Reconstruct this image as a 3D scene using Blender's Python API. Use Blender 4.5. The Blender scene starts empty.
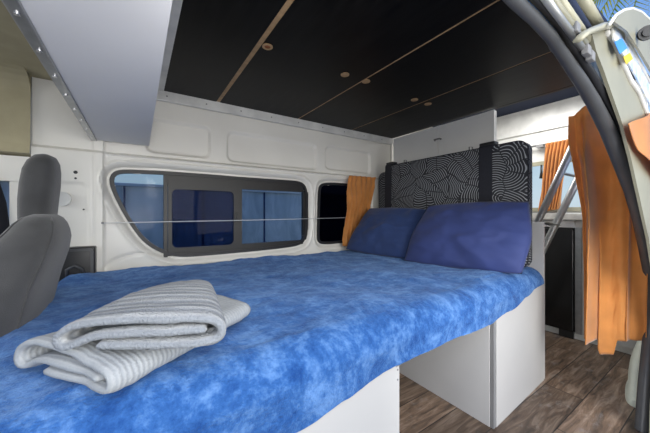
import bpy, bmesh, math, random
from mathutils import Vector, Matrix, noise
random.seed(7)
C = bpy.context.scene.collection
PI = math.pi
# ---------------- camera geometry (level camera at the origin, looking 33.5 deg right of +Y) --------------
F = 283.0
TH = math.radians(33.46)
S_, C_ = math.sin(TH), math.cos(TH)
def ray(x, y):
    dx = x - 325.0
    return Vector((S_*F + C_*dx, C_*F - S_*dx, 214.0 - y))
def onY(x, y, Y):
    r = ray(x, y); return r*(Y/r.y)
def onX(x, y, X):
    r = ray(x, y); return r*(X/r.x)
def onZ(x, y, Z):
    r = ray(x, y); return r*(Z/r.z)
FLOOR = -0.92
CEIL = 0.71
DW = 1.90     # far wall

# ---------------- materials ----------------
def mat(name, col, rough=0.5, metal=0.0, var=0.0, vscale=6.0, bump=0.0, bscale=60.0, col2=None, sheen=0.0,
        spec=0.5, trans=0.0, emis=None, emstr=0.0, alpha=1.0, detail=4.0, bdist=0.01):
    m = bpy.data.materials.new(name); m.use_nodes = True
    nt = m.node_tree; N = nt.nodes; L = nt.links
    b = N['Principled BSDF']
    b.inputs['Base Color'].default_value = (*col, 1)
    b.inputs['Roughness'].default_value = rough
    b.inputs['Metallic'].default_value = metal
    b.inputs['Specular IOR Level'].default_value = spec
    b.inputs['Sheen Weight'].default_value = sheen
    b.inputs['Transmission Weight'].default_value = trans
    b.inputs['Alpha'].default_value = alpha
    if emis:
        b.inputs['Emission Color'].default_value = (*emis, 1); b.inputs['Emission Strength'].default_value = emstr
    tc = N.new('ShaderNodeTexCoord')
    if var > 0 or col2:
        n = N.new('ShaderNodeTexNoise'); n.inputs['Scale'].default_value = vscale; n.inputs['Detail'].default_value = detail
        L.new(tc.outputs['Object'], n.inputs['Vector'])
        r = N.new('ShaderNodeValToRGB'); r.color_ramp.elements[0].position = 0.35; r.color_ramp.elements[1].position = 0.65
        c2 = col2 if col2 else tuple(min(1, c*(1-var)) for c in col)
        r.color_ramp.elements[0].color = (*c2, 1); r.color_ramp.elements[1].color = (*col, 1)
        L.new(n.outputs['Fac'], r.inputs['Fac']); L.new(r.outputs['Color'], b.inputs['Base Color'])
    if bump > 0:
        n2 = N.new('ShaderNodeTexNoise'); n2.inputs['Scale'].default_value = bscale; n2.inputs['Detail'].default_value = 5
        L.new(tc.outputs['Object'], n2.inputs['Vector'])
        bp = N.new('ShaderNodeBump'); bp.inputs['Strength'].default_value = bump; bp.inputs['Distance'].default_value = bdist
        L.new(n2.outputs['Fac'], bp.inputs['Height']); L.new(bp.outputs['Normal'], b.inputs['Normal'])
    return m

M = {}
M['shelfgrey'] = mat('shelf_laminate', (0.74, 0.745, 0.76), 0.5, var=0.03, vscale=4)
M['paint'] = mat('white_van_paint', (0.78, 0.76, 0.70), 0.32, var=0.06, vscale=3)
M['trimwhite'] = mat('white_trim', (0.74, 0.74, 0.71), 0.3, var=0.22, vscale=9)
M['panelgrey'] = mat('pale_grey_laminate', (0.47, 0.46, 0.44), 0.5, var=0.04, vscale=4)
M['benchgrey'] = mat('bench_laminate', (0.50, 0.495, 0.485), 0.5, var=0.05, vscale=4, bump=.05, bscale=300)
M['cupwhite'] = mat('cupboard_laminate', (0.80, 0.80, 0.78), 0.45, var=0.04, vscale=4)
M['boxwhite'] = mat('box_laminate', (0.47, 0.465, 0.45), 0.5, var=0.04, vscale=4)
M['edgegrey'] = mat('edge_grey', (0.20, 0.20, 0.20), 0.5, var=.1)
M['alu'] = mat('brushed_aluminium', (0.42, 0.43, 0.44), 0.35, 0.9, var=.15, vscale=30)
M['steel'] = mat('grey_tube', (0.36, 0.37, 0.37), 0.4, 0.6, var=.1)
M['chrome'] = mat('screw_metal', (0.75, 0.75, 0.75), 0.25, 0.9, var=.1)
M['black'] = mat('black_plastic', (0.018, 0.018, 0.019), 0.42, var=.2)
M['rubber'] = mat('grey_rubber', (0.062, 0.064, 0.068), 0.42, var=.2, vscale=12)
M['rubberblack'] = mat('black_rubber', (0.012, 0.012, 0.014), 0.45, var=.2)
M['frameblack'] = mat('window_frame_black', (0.014, 0.013, 0.012), 0.45, var=.2)
M['beige'] = mat('beige_headliner', (0.40, 0.36, 0.235), 0.9, var=.16, vscale=7, bump=.15, bscale=200, bdist=.004)
M['seat'] = mat('grey_seat_fabric', (0.052, 0.052, 0.053), 0.85, var=.28, vscale=14, bump=.4, bscale=420, bdist=.003, sheen=.25)
M['navy'] = mat('navy_lining', (0.004, 0.013, 0.045), 0.85, var=.2)
M['strap'] = mat('black_webbing', (0.010, 0.011, 0.018), 0.75, var=.25, vscale=80)
M['wood'] = mat('raw_plywood_edge', (0.42, 0.27, 0.14), 0.6, var=.3, vscale=40)
M['cable'] = mat('white_wire', (0.72, 0.72, 0.72), 0.4, var=.05)
M['fridge'] = mat('black_fridge_door', (0.012, 0.012, 0.012), 0.2, var=.3)
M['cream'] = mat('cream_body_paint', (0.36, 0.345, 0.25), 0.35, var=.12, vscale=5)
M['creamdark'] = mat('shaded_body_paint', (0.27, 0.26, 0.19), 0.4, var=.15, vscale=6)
M['stickblue'] = mat('blue_sticker', (0.05, 0.25, 0.75), 0.4, var=.1)
M['stickyel'] = mat('yellow_sticker', (0.80, 0.55, 0.02), 0.4, var=.1)
M['skyreflect'] = mat('painted_sky_reflection', (0.30, 0.46, 0.78), 0.3, col2=(.75, .74, .68), vscale=26)  # sky reflection on the door band, painted as blue patches
M['arch'] = mat('pale_green_cover', (0.66, 0.70, 0.60), 0.6, var=.15, vscale=9, bump=.1, bscale=120)
M['counter'] = mat('pale_worktop', (0.62, 0.60, 0.55), 0.35, var=.2, vscale=25)
M['pillow'] = mat('navy_pillow_cotton', (0.014, 0.038, 0.135), 0.75, var=.22, vscale=5, bump=.25, bscale=500, bdist=.001, sheen=.15)
M['pillow2'] = mat('bright_navy_pillow_cotton', (0.024, 0.042, 0.165), 0.75, var=.2, vscale=5, bump=.25, bscale=500, bdist=.001, sheen=.15)
M['leaf'] = mat('palm_leaf', (0.30, 0.48, 0.06), 0.5, col2=(0.80, 0.72, 0.10), vscale=3)
M['trunk'] = mat('palm_trunk', (0.25, 0.19, 0.12), 0.9, var=.4, vscale=12, bump=.5)
M['brown'] = mat('brown_timber', (0.10, 0.062, 0.04), 0.7, var=.4, vscale=8)
M['orangeplant'] = mat('rust_timber', (0.28, 0.085, 0.02), 0.7, var=.5, vscale=14)
M['ground'] = mat('grey_gravel', (0.30, 0.29, 0.27), 0.95, var=.3, vscale=5, bump=.4, bscale=40)
M['hedgewhite'] = mat('pale_render_wall', (0.62, 0.66, 0.70), 0.9, var=.12, vscale=2)

def mat_curtain():
    m = mat('orange_curtain_cloth', (0.64, 0.265, 0.060), 0.72, var=.25, vscale=9, sheen=.3)
    nt = m.node_tree; N = nt.nodes; L = nt.links; b = N['Principled BSDF']
    tr = N.new('ShaderNodeBsdfTranslucent'); tr.inputs['Color'].default_value = (.85, .33, .06, 1)
    mx = N.new('ShaderNodeMixShader'); mx.inputs[0].default_value = .25
    out = N['Material Output']
    L.new(b.outputs[0], mx.inputs[1]); L.new(tr.outputs[0], mx.inputs[2]); L.new(mx.outputs[0], out.inputs['Surface'])
    return m
M['curtain'] = mat_curtain()

def mat_glass(name, tint, refl=0.07):
    m = bpy.data.materials.new(name); m.use_nodes = True
    nt = m.node_tree; N = nt.nodes; L = nt.links
    N.remove(N['Principled BSDF'])
    t = N.new('ShaderNodeBsdfTransparent'); g = N.new('ShaderNodeBsdfGlossy'); g.inputs['Roughness'].default_value = .02
    no = N.new('ShaderNodeTexNoise'); no.inputs['Scale'].default_value = 2.0
    rp = N.new('ShaderNodeValToRGB'); rp.color_ramp.elements[0].color = (*[c*.9 for c in tint], 1); rp.color_ramp.elements[1].color = (*tint, 1)
    L.new(no.outputs['Fac'], rp.inputs['Fac']); L.new(rp.outputs['Color'], t.inputs['Color'])
    fr = N.new('ShaderNodeFresnel'); fr.inputs['IOR'].default_value = 1.5
    mx = N.new('ShaderNodeMixShader')
    ml = N.new('ShaderNodeMath'); ml.operation = 'MULTIPLY'; ml.inputs[1].default_value = refl; L.new(fr.outputs[0], ml.inputs[0]); L.new(ml.outputs[0], mx.inputs[0]); L.new(t.outputs[0], mx.inputs[1]); L.new(g.outputs[0], mx.inputs[2])
    L.new(mx.outputs[0], N['Material Output'].inputs['Surface'])
    return m
M['glass'] = mat_glass('tinted_glass', (0.62, 0.70, 0.76))
M['glassdark'] = mat_glass('dark_tinted_glass', (0.30, 0.36, 0.52))
M['glassdarker'] = mat_glass('very_dark_glass', (0.03, 0.035, 0.06))
M['glassclear'] = mat_glass('clear_glass', (0.9, 0.95, 0.97))

def mat_ceiling():
    m = mat('black_ply', (0.0085, 0.0082, 0.008), 0.42, spec=.12)
    nt = m.node_tree; N = nt.nodes; L = nt.links; b = N['Principled BSDF']
    tc = N.new('ShaderNodeTexCoord'); mp = N.new('ShaderNodeMapping'); mp.inputs['Scale'].default_value = (14, 1.6, 1)
    n = N.new('ShaderNodeTexNoise'); n.inputs['Scale'].default_value = 3; n.inputs['Detail'].default_value = 8
    L.new(tc.outputs['Object'], mp.inputs[0]); L.new(mp.outputs[0], n.inputs['Vector'])
    r = N.new('ShaderNodeValToRGB'); r.color_ramp.elements[0].position = .4; r.color_ramp.elements[1].position = .8
    r.color_ramp.elements[0].color = (.0030, .0029, .0028, 1); r.color_ramp.elements[1].color = (.010, .0095, .009, 1)
    L.new(n.outputs['Fac'], r.inputs['Fac']); L.new(r.outputs['Color'], b.inputs['Base Color'])
    r2 = N.new('ShaderNodeMapRange'); r2.inputs[3].default_value = .34; r2.inputs[4].default_value = .52
    L.new(n.outputs['Fac'], r2.inputs[0]); L.new(r2.outputs[0], b.inputs['Roughness'])
    return m
M['ceil'] = mat_ceiling()

def mat_blanket():
    m = mat('blue_plush', (0.03, 0.13, 0.48), 0.9, sheen=.28)
    nt = m.node_tree; N = nt.nodes; L = nt.links; b = N['Principled BSDF']
    b.inputs['Sheen Tint'].default_value = (.45, .65, 1, 1)
    b.inputs['Sheen Roughness'].default_value = .4
    b.inputs['Specular IOR Level'].default_value = .1
    tc = N.new('ShaderNodeTexCoord')
    n1 = N.new('ShaderNodeTexNoise'); n1.inputs['Scale'].default_value = 12; n1.inputs['Detail'].default_value = 10; n1.inputs['Roughness'].default_value = .68; n1.inputs['Distortion'].default_value = .35
    n2 = N.new('ShaderNodeTexNoise'); n2.inputs['Scale'].default_value = 75; n2.inputs['Detail'].default_value = 6; n2.inputs['Roughness'].default_value = .6
    mp = N.new('ShaderNodeMapping'); mp.inputs['Scale'].default_value = (1, 1, 1)
    L.new(tc.outputs['Object'], mp.inputs[0])
    L.new(mp.outputs[0], n1.inputs['Vector']); L.new(tc.outputs['Object'], n2.inputs['Vector'])
    mx = N.new('ShaderNodeMath'); mx.operation = 'MULTIPLY_ADD'; mx.inputs[1].default_value = .25
    L.new(n2.outputs['Fac'], mx.inputs[0]); 
    ml = N.new('ShaderNodeMath'); ml.operation = 'MULTIPLY'; ml.inputs[1].default_value = .75
    L.new(n1.outputs['Fac'], ml.inputs[0]); L.new(ml.outputs[0], mx.inputs[2])
    r = N.new('ShaderNodeValToRGB'); e = r.color_ramp.elements
    e[0].position = .38; e[0].color = (.012, .055, .20, 1); e[1].position = .62; e[1].color = (.105, .225, .47, 1)
    k = e.new(.49); k.color = (.030, .104, .30, 1)
    L.new(mx.outputs[0], r.inputs['Fac']); L.new(r.outputs['Color'], b.inputs['Base Color'])
    n3 = N.new('ShaderNodeTexNoise'); n3.inputs['Scale'].default_value = 170; n3.inputs['Detail'].default_value = 5; n3.inputs['Distortion'].default_value = .6
    L.new(tc.outputs['Object'], n3.inputs['Vector'])
    bp = N.new('ShaderNodeBump'); bp.inputs['Strength'].default_value = .9; bp.inputs['Distance'].default_value = .004
    ad = N.new('ShaderNodeMath'); ad.operation = 'ADD'
    L.new(n3.outputs['Fac'], ad.inputs[0]); L.new(n2.outputs['Fac'], ad.inputs[1])
    L.new(ad.outputs[0], bp.inputs['Height']); L.new(bp.outputs['Normal'], b.inputs['Normal'])
    return m
M['blanket'] = mat_blanket()

def mat_towel(name='grey_white_towelling', st=.8, wsc=12, k1=(.27, .29, .31, 1), k2=(.45, .46, .46, 1)):
    m = mat(name, (0.42, 0.425, 0.42), 0.95, var=.18, vscale=22, sheen=.08, spec=.15)
    nt = m.node_tree; N = nt.nodes; L = nt.links; b = N['Principled BSDF']
    uv = N.new('ShaderNodeUVMap')
    w = N.new('ShaderNodeTexWave'); w.wave_type = 'BANDS'; w.bands_direction = 'Y'; w.inputs['Scale'].default_value = wsc; w.inputs['Distortion'].default_value = .8
    w.inputs['Detail'].default_value = 2
    L.new(uv.outputs[0], w.inputs['Vector'])
    tc = N.new('ShaderNodeTexCoord')
    n = N.new('ShaderNodeTexNoise'); n.inputs['Scale'].default_value = 260; n.inputs['Detail'].default_value = 3
    L.new(tc.outputs['Object'], n.inputs['Vector'])
    a = N.new('ShaderNodeMath'); a.operation = 'MULTIPLY_ADD'; a.inputs[1].default_value = .55
    L.new(w.outputs['Fac'], a.inputs[0]); L.new(n.outputs['Fac'], a.inputs[2])
    bp = N.new('ShaderNodeBump'); bp.inputs['Strength'].default_value = st; bp.inputs['Distance'].default_value = .006
    L.new(a.outputs[0], bp.inputs['Height']); L.new(bp.outputs['Normal'], b.inputs['Normal'])
    # troughs of the rib weave are a little darker
    r = N.new('ShaderNodeValToRGB'); r.color_ramp.elements[0].color = k1; r.color_ramp.elements[1].color = k2
    L.new(w.outputs['Fac'], r.inputs['Fac']); 
    mm = N.new('ShaderNodeMixRGB'); mm.blend_type = 'MULTIPLY'; mm.inputs[0].default_value = .5
    rr = N.new('ShaderNodeValToRGB'); rr.color_ramp.elements[0].color = (.55, .56, .58, 1); rr.color_ramp.elements[1].color = (.86, .88, .90, 1); rr.color_ramp.elements[0].position = .3
    L.new(n.outputs['Fac'], rr.inputs['Fac'])
    L.new(r.outputs['Color'], mm.inputs[1]); L.new(rr.outputs['Color'], mm.inputs[2]); L.new(mm.outputs[0], b.inputs['Base Color'])
    return m
M['towel'] = mat_towel()
M['towel_plain'] = mat_towel('plain_towelling', .35, 34, (.34, .36, .37, 1), (.39, .405, .41, 1))

def mat_leafprint():
    m = mat('leaf_print_fabric', (0.02, 0.02, 0.025), 0.8)
    nt = m.node_tree; N = nt.nodes; L = nt.links; b = N['Principled BSDF']
    tc = N.new('ShaderNodeTexCoord')
    sx = N.new('ShaderNodeSeparateXYZ'); L.new(tc.outputs['Object'], sx.inputs[0])
    cb = N.new('ShaderNodeCombineXYZ'); L.new(sx.outputs['Y'], cb.inputs['X']); L.new(sx.outputs['Z'], cb.inputs['Y'])
    # fold the thin side in, so the print also runs around the ends
    ax = N.new('ShaderNodeVectorMath'); ax.operation = 'ADD'
    cx = N.new('ShaderNodeCombineXYZ'); L.new(sx.outputs['X'], cx.inputs['X'])
    L.new(cb.outputs[0], ax.inputs[0]); L.new(cx.outputs[0], ax.inputs[1])
    def math_(op, a, bb=None, c=None):
        n = N.new('ShaderNodeMath'); n.operation = op
        for i, v in enumerate((a, bb, c)):
            if v is None: continue
            if isinstance(v, (int, float)): n.inputs[i].default_value = v
            else: L.new(v, n.inputs[i])
        return n.outputs[0]
    nz_ = N.new('ShaderNodeTexNoise'); nz_.inputs['Scale'].default_value = 7; nz_.inputs['Detail'].default_value = 0
    L.new(ax.outputs[0], nz_.inputs['Vector'])
    wv = N.new('ShaderNodeVectorMath'); wv.operation = 'MULTIPLY_ADD'; wv.inputs[1].default_value = (.05, .05, 0); L.new(nz_.outputs['Color'], wv.inputs[0]); L.new(ax.outputs[0], wv.inputs[2])
    sc = N.new('ShaderNodeVectorMath'); sc.operation = 'SCALE'; sc.inputs['Scale'].default_value = 6.0
    L.new(wv.outputs[0], sc.inputs[0])
    v = N.new('ShaderNodeTexVoronoi'); v.voronoi_dimensions = '2D'; v.inputs['Scale'].default_value = 1.0
    L.new(sc.outputs[0], v.inputs['Vector'])
    df = N.new('ShaderNodeVectorMath'); df.operation = 'SUBTRACT'; L.new(sc.outputs[0], df.inputs[0]); L.new(v.outputs['Position'], df.inputs[1])
    sp = N.new('ShaderNodeSeparateColor'); L.new(v.outputs['Color'], sp.inputs[0])
    rot = N.new('ShaderNodeVectorRotate'); rot.rotation_type = 'Z_AXIS'
    L.new(df.outputs[0], rot.inputs['Vector']); L.new(math_('MULTIPLY', sp.outputs[0], 6.283), rot.inputs['Angle'])
    s2 = N.new('ShaderNodeSeparateXYZ'); L.new(rot.outputs[0], s2.inputs[0])
    av = math_('ABSOLUTE', s2.outputs['Y'])
    # ribs that curve away from a midrib: u + c*|v| + d*v^2
    ux = math_('ADD', s2.outputs['X'], .75); vy = math_('MULTIPLY', av, 1.25)
    arg = math_('SUBTRACT', math_('SQRT', math_('ADD', math_('MULTIPLY', ux, ux), math_('MULTIPLY', vy, vy))), math_('MULTIPLY', av, .25))
    ribs = math_('SINE', math_('MULTIPLY', arg, 78.0))
    line = N.new('ShaderNodeMapRange'); line.inputs[1].default_value = .45; line.inputs[2].default_value = 1.0; L.new(ribs, line.inputs[0])
    # gap along midrib and between leaves
    mid = N.new('ShaderNodeMapRange'); mid.inputs[1].default_value = .01; mid.inputs[2].default_value = .03; L.new(av, mid.inputs[0])
    ve = N.new('ShaderNodeTexVoronoi'); ve.voronoi_dimensions = '2D'; ve.feature = 'DISTANCE_TO_EDGE'; ve.inputs['Scale'].default_value = 1
    L.new(sc.outputs[0], ve.inputs['Vector'])
    edge = N.new('ShaderNodeMapRange'); edge.inputs[1].default_value = .005; edge.inputs[2].default_value = .025; L.new(ve.outputs['Distance'], edge.inputs[0])
    fac = math_('MULTIPLY', math_('MULTIPLY', line.outputs[0], mid.outputs[0]), edge.outputs[0])
    fac = math_('MULTIPLY', fac, .75)
    mix = N.new('ShaderNodeMixRGB'); mix.inputs[1].default_value = (.012, .013, .018, 1); mix.inputs[2].default_value = (.46, .48, .50, 1)
    L.new(fac, mix.inputs[0]); L.new(mix.outputs[0], b.inputs['Base Color'])
    return m
M['print'] = mat_leafprint()

def mat_floor():
    m = mat('wood_vinyl', (0.1, 0.08, 0.06), 0.42)
    nt = m.node_tree; N = nt.nodes; L = nt.links; b = N['Principled BSDF']
    tc = N.new('ShaderNodeTexCoord')
    br = N.new('ShaderNodeTexBrick'); br.inputs['Scale'].default_value = 1; br.inputs['Brick Width'].default_value = .92; br.inputs['Row Height'].default_value = .155
    br.inputs['Mortar Size'].default_value = .0022; br.offset = .37
    br.inputs['Color1'].default_value = (0, 0, 0, 1); br.inputs['Color2'].default_value = (1, 1, 1, 1); br.inputs['Mortar'].default_value = (.5, .5, .5, 1)
    L.new(tc.outputs['Object'], br.inputs['Vector'])
    mp = N.new('ShaderNodeMapping'); mp.inputs['Scale'].default_value = (2.2, 16, 1); L.new(tc.outputs['Object'], mp.inputs[0])
    ad = N.new('ShaderNodeVectorMath'); ad.operation = 'MULTIPLY_ADD'; ad.inputs[1].default_value = (7, 7, 7)
    L.new(br.outputs['Color'], ad.inputs[0]); L.new(mp.outputs[0], ad.inputs[2])
    n = N.new('ShaderNodeTexNoise'); n.inputs['Scale'].default_value = 2.2; n.inputs['Detail'].default_value = 9; n.inputs['Roughness'].default_value = .65; n.inputs['Distortion'].default_value = .8
    L.new(ad.outputs[0], n.inputs['Vector'])
    r = N.new('ShaderNodeValToRGB'); e = r.color_ramp.elements
    e[0].position = .30; e[0].color = (.034, .024, .017, 1); e[1].position = .70; e[1].color = (.30, .225, .165, 1)
    k = e.new(.5); k.color = (.145, .095, .062, 1)
    L.new(n.outputs['Fac'], r.inputs['Fac'])
    # per plank tone
    tone = N.new('ShaderNodeMapRange'); tone.inputs[3].default_value = .55; tone.inputs[4].default_value = 1.25; L.new(br.outputs['Color'], tone.inputs[0])
    mu = N.new('ShaderNodeVectorMath'); mu.operation = 'SCALE'; L.new(r.outputs['Color'], mu.inputs[0]); L.new(tone.outputs[0], mu.inputs['Scale'])
    # whitish worn streaks
    mp2 = N.new('ShaderNodeMapping'); mp2.inputs['Scale'].default_value = (9, 14, 1); L.new(tc.outputs['Object'], mp2.inputs[0])
    n2 = N.new('ShaderNodeTexNoise'); n2.inputs['Scale'].default_value = 1; n2.inputs['Detail'].default_value = 8; n2.inputs['Roughness'].default_value = .75
    L.new(mp2.outputs[0], n2.inputs['Vector'])
    r2 = N.new('ShaderNodeMapRange'); r2.inputs[1].default_value = .56; r2.inputs[2].default_value = .70; r2.inputs[4].default_value = .55; L.new(n2.outputs['Fac'], r2.inputs[0])
    mx = N.new('ShaderNodeMixRGB'); mx.inputs[2].default_value = (.26, .25, .235, 1); L.new(r2.outputs[0], mx.inputs[0]); L.new(mu.outputs[0], mx.inputs[1])
    mo = N.new('ShaderNodeMixRGB'); mo.inputs[2].default_value = (.015, .012, .01, 1); L.new(br.outputs['Fac'], mo.inputs[0]); L.new(mx.outputs[0], mo.inputs[1])
    L.new(mo.outputs[0], b.inputs['Base Color'])
    return m
M['floor'] = mat_floor()

def mat_fabricwall():
    # blue panels with a seam every half metre, seen through the side glass
    m = mat('blue_fence_panels', (0.12, 0.27, 0.45), 0.8)
    nt = m.node_tree; N = nt.nodes; L = nt.links; b = N['Principled BSDF']
    tc = N.new('ShaderNodeTexCoord')
    mp = N.new('ShaderNodeMapping'); mp.inputs['Scale'].default_value = (2, 2, .8); L.new(tc.outputs['Object'], mp.inputs[0])
    n = N.new('ShaderNodeTexNoise'); n.inputs['Scale'].default_value = 2.6; n.inputs['Detail'].default_value = 7; n.inputs['Distortion'].default_value = 1.2
    L.new(mp.outputs[0], n.inputs['Vector'])
    r = N.new('ShaderNodeValToRGB'); r.color_ramp.elements[0].position = .3; r.color_ramp.elements[1].position = .7
    r.color_ramp.elements[0].color = (.36, .42, .47, 1); r.color_ramp.elements[1].color = (.70, .74, .78, 1)
    L.new(n.outputs['Fac'], r.inputs['Fac']); L.new(r.outputs['Color'], b.inputs['Base Color'])
    return m
M['fence'] = mat_fabricwall()

# ---------------- mesh helpers ----------------
def link(o, parent=None):
    C.objects.link(o)
    if parent is not None: o.parent = parent
    return o
def obj(name, bm, m, parent=None, smooth=False, angle=None):
    me = bpy.data.meshes.new(name)
    bmesh.ops.recalc_face_normals(bm, faces=bm.faces)
    bm.to_mesh(me); bm.free()
    ms = m if isinstance(m, (list, tuple)) else [m]
    for x in ms: me.materials.append(x)
    if smooth:
        for p in me.polygons: p.use_smooth = True
        if angle:
            try: me.set_sharp_from_angle(angle=math.radians(angle))
            except Exception: pass
    o = bpy.data.objects.new(name, me)
    return link(o, parent)
def tag(o, label, cat, group=None):
    o['label'] = label; o['category'] = cat
    if group: o['group'] = group
    return o
def struct(o, label=None, cat=None):
    o['kind'] = 'structure'
    if label: o['label'] = label
    if cat: o['category'] = cat
    return o
def empty(name, loc=(0, 0, 0)):
    o = bpy.data.objects.new(name, None); o.location = loc; C.objects.link(o); o.empty_display_size = .05
    return o
def P(o, root):
    """parent o (built in world space) to a root with only a location"""
    o.parent = root; o.matrix_parent_inverse = Matrix.Identity(4)
    o.location = -Vector(root.location)
    return o
def bm_box(bm, lo, hi, bev=0.0, seg=2):
    r = bmesh.ops.create_cube(bm, size=1)
    vs = r['verts']
    for v in vs:
        v.co = Vector([lo[i] + (v.co[i]+.5)*(hi[i]-lo[i]) for i in range(3)])
    if bev > 0:
        es = list({e for v in vs for e in v.link_edges})
        bmesh.ops.bevel(bm, geom=es, offset=bev, segments=seg, affect='EDGES', profile=.6)
    return bm
def box(lo, hi, bev=0.0, seg=2):
    return bm_box(bmesh.new(), lo, hi, bev, seg)
def bm_tube(bm, pts, r, seg=10, closed=False, flat=None):
    pts = [Vector(p) for p in pts]; n = len(pts)
    rs = r if isinstance(r, (list, tuple)) else [r]*n
    rings = []; up0 = None
    for i in range(n):
        a = pts[i-1] if (i > 0 or closed) else pts[i]
        b = pts[(i+1) % n] if (i < n-1 or closed) else pts[i]
        t = (b-a).normalized()
        if up0 is None:
            up0 = Vector((0, 0, 1)) if abs(t.z) < .9 else Vector((1, 0, 0))
        s = t.cross(up0).normalized(); u = s.cross(t).normalized(); up0 = u
        fl = flat if flat else (1, 1)
        rings.append([bm.verts.new(pts[i] + (s*math.cos(2*PI*k/seg)*fl[0] + u*math.sin(2*PI*k/seg)*fl[1])*rs[i]) for k in range(seg)])
    m = n if closed else n-1
    for i in range(m):
        A = rings[i]; B = rings[(i+1) % n]
        for k in range(seg):
            bm.faces.new((A[k], A[(k+1) % seg], B[(k+1) % seg], B[k]))
    if not closed:
        bm.faces.new(rings[0][::-1]); bm.faces.new(rings[-1])
    return bm
def tube(pts, r, seg=10, closed=False, flat=None):
    return bm_tube(bmesh.new(), pts, r, seg, closed, flat)
def bm_prism(bm, poly, d):
    """closed polygon of 3D points extruded by vector d"""
    a = [bm.verts.new(Vector(p)) for p in poly]; b = [bm.verts.new(Vector(p)+Vector(d)) for p in poly]
    bm.faces.new(a); bm.faces.new(b[::-1]); n = len(a)
    for i in range(n): bm.faces.new((a[i], b[i], b[(i+1) % n], a[(i+1) % n]))
    return bm
def prism(poly, d): return bm_prism(bmesh.new(), poly, d)
def bm_ring(bm, outer, inner, d):
    """frame between two loops with equal counts, extruded by d"""
    n = len(outer)
    O = [bm.verts.new(p) for p in outer]; I = [bm.verts.new(p) for p in inner]
    O2 = [bm.verts.new(Vector(p)+d) for p in outer]; I2 = [bm.verts.new(Vector(p)+d) for p in inner]
    for i in range(n):
        j = (i+1) % n
        bm.faces.new((O[i], O[j], I[j], I[i])); bm.faces.new((O2[j], O2[i], I2[i], I2[j]))
        bm.faces.new((O[j], O[i], O2[i], O2[j])); bm.faces.new((I[i], I[j], I2[j], I2[i]))
    return bm
def rrect(x0, x1, z0, z1, r, n=6):
    out = []
    for cx, cz, a0 in ((x1-r, z1-r, 0), (x0+r, z1-r, 90), (x0+r, z0+r, 180), (x1-r, z0+r, 270)):
        for k in range(n+1):
            a = math.radians(a0 + 90*k/n); out.append((cx + r*math.cos(a), cz + r*math.sin(a)))
    return out
def smooth_loop(pts, it=2):
    for _ in range(it):
        q = []
        n = len(pts)
        for i in range(n):
            a = pts[i]; b = pts[(i+1) % n]
            q.append((a[0]*.75+b[0]*.25, a[1]*.75+b[1]*.25)); q.append((a[0]*.25+b[0]*.75, a[1]*.25+b[1]*.75))
        pts = q
    return pts
def offset_loop(pts, d):
    """move each vertex inwards by d (loop of 2D points)"""
    n = len(pts); A = sum(pts[i][0]*pts[(i+1) % n][1]-pts[(i+1) % n][0]*pts[i][1] for i in range(n))
    s = 1 if A > 0 else -1; out = []
    for i in range(n):
        a = Vector(pts[i-1]); b = Vector(pts[(i+1) % n]); t = (b-a).normalized()
        out.append((pts[i][0] - s*t.y*d, pts[i][1] + s*t.x*d))
    return out
def sd_poly(p, poly):
    d = 1e9; inside = False; n = len(poly); x, y = p
    for i in range(n):
        x1, y1 = poly[i]; x2, y2 = poly[(i+1) % n]
        ex, ey = x2-x1, y2-y1; wx, wy = x-x1, y-y1
        L2 = ex*ex+ey*ey
        t = max(0, min(1, (wx*ex+wy*ey)/L2)) if L2 > 0 else 0
        d = min(d, (wx-ex*t)**2+(wy-ey*t)**2)
        if (y1 > y) != (y2 > y) and x < (x2-x1)*(y-y1)/(y2-y1)+x1: inside = not inside
    d = math.sqrt(d); return -d if inside else d
def sstep(a, b, x):
    t = max(0, min(1, (x-a)/(b-a))); return t*t*(3-2*t)
def disc(bm, c, n, r, depth, seg=16):
    n = Vector(n).normalized()
    bm_tube(bm, [Vector(c), Vector(c)+n*depth], r, seg)
    return bm
def fbm(p, sc, oct=3):
    return noise.fractal(Vector(p)*sc, 1.0, 2.0, oct)

# ================= SETTING =================
# floor
struct(obj('floor', box((-.9, .22, FLOOR-.03), (3.05, 1.98, FLOOR)), M['floor']), 'dark grey-brown wood-look plank vinyl floor')

# far side wall with pressed recesses and window openings
W1px = [(110, 183), (112, 174), (120, 170.3), (142, 171), (164, 172), (207, 175), (250, 178.5), (285, 180.7), (302, 182), (307.3, 190), (307, 214), (306, 238), (300, 245),
        (275, 248.3), (250, 250.8), (205, 254.8), (182, 256.3), (165, 253.8), (145, 243), (130, 223), (118, 202)]
W1 = [(onY(x, y, 1.91).x, onY(x, y, 1.91).z) for x, y in W1px]
W1 = smooth_loop(W1, 2)
W2px = [(319, 190), (321, 184.5), (328, 183), (345, 184), (364, 185.5), (368, 188), (368, 214), (367, 237), (364, 240), (345, 242), (324, 244), (318.5, 242), (317.8, 236), (318.4, 214)]
W2 = [(onY(x, y, 1.91).x, onY(x, y, 1.91).z) for x, y in W2px]
W2 = smooth_loop(W2, 2)
def rr_px(x0, y0, x1, y1, x2, y2, x3, y3):
    q = [onY(x0, y0, DW), onY(x1, y1, DW), onY(x2, y2, DW), onY(x3, y3, DW)]
    zt = (q[0].z+q[1].z)/2; zb = (q[2].z+q[3].z)/2; xa = (q[0].x+q[3].x)/2; xb = (q[1].x+q[2].x)/2
    return rrect(xa, xb, zb, zt, .035, 4)
PAN = [rr_px(148, 118, 211, 127, 209, 156, 146, 151),
       rr_px(229, 130, 318, 146, 317, 169, 229, 160),
       rr_px(328, 146, 372, 153, 371, 173, 327, 168)]
wx0, wx1, wz0, wz1 = -.422, 2.02, -.55, .72
nx, nz = 330, 165
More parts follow.
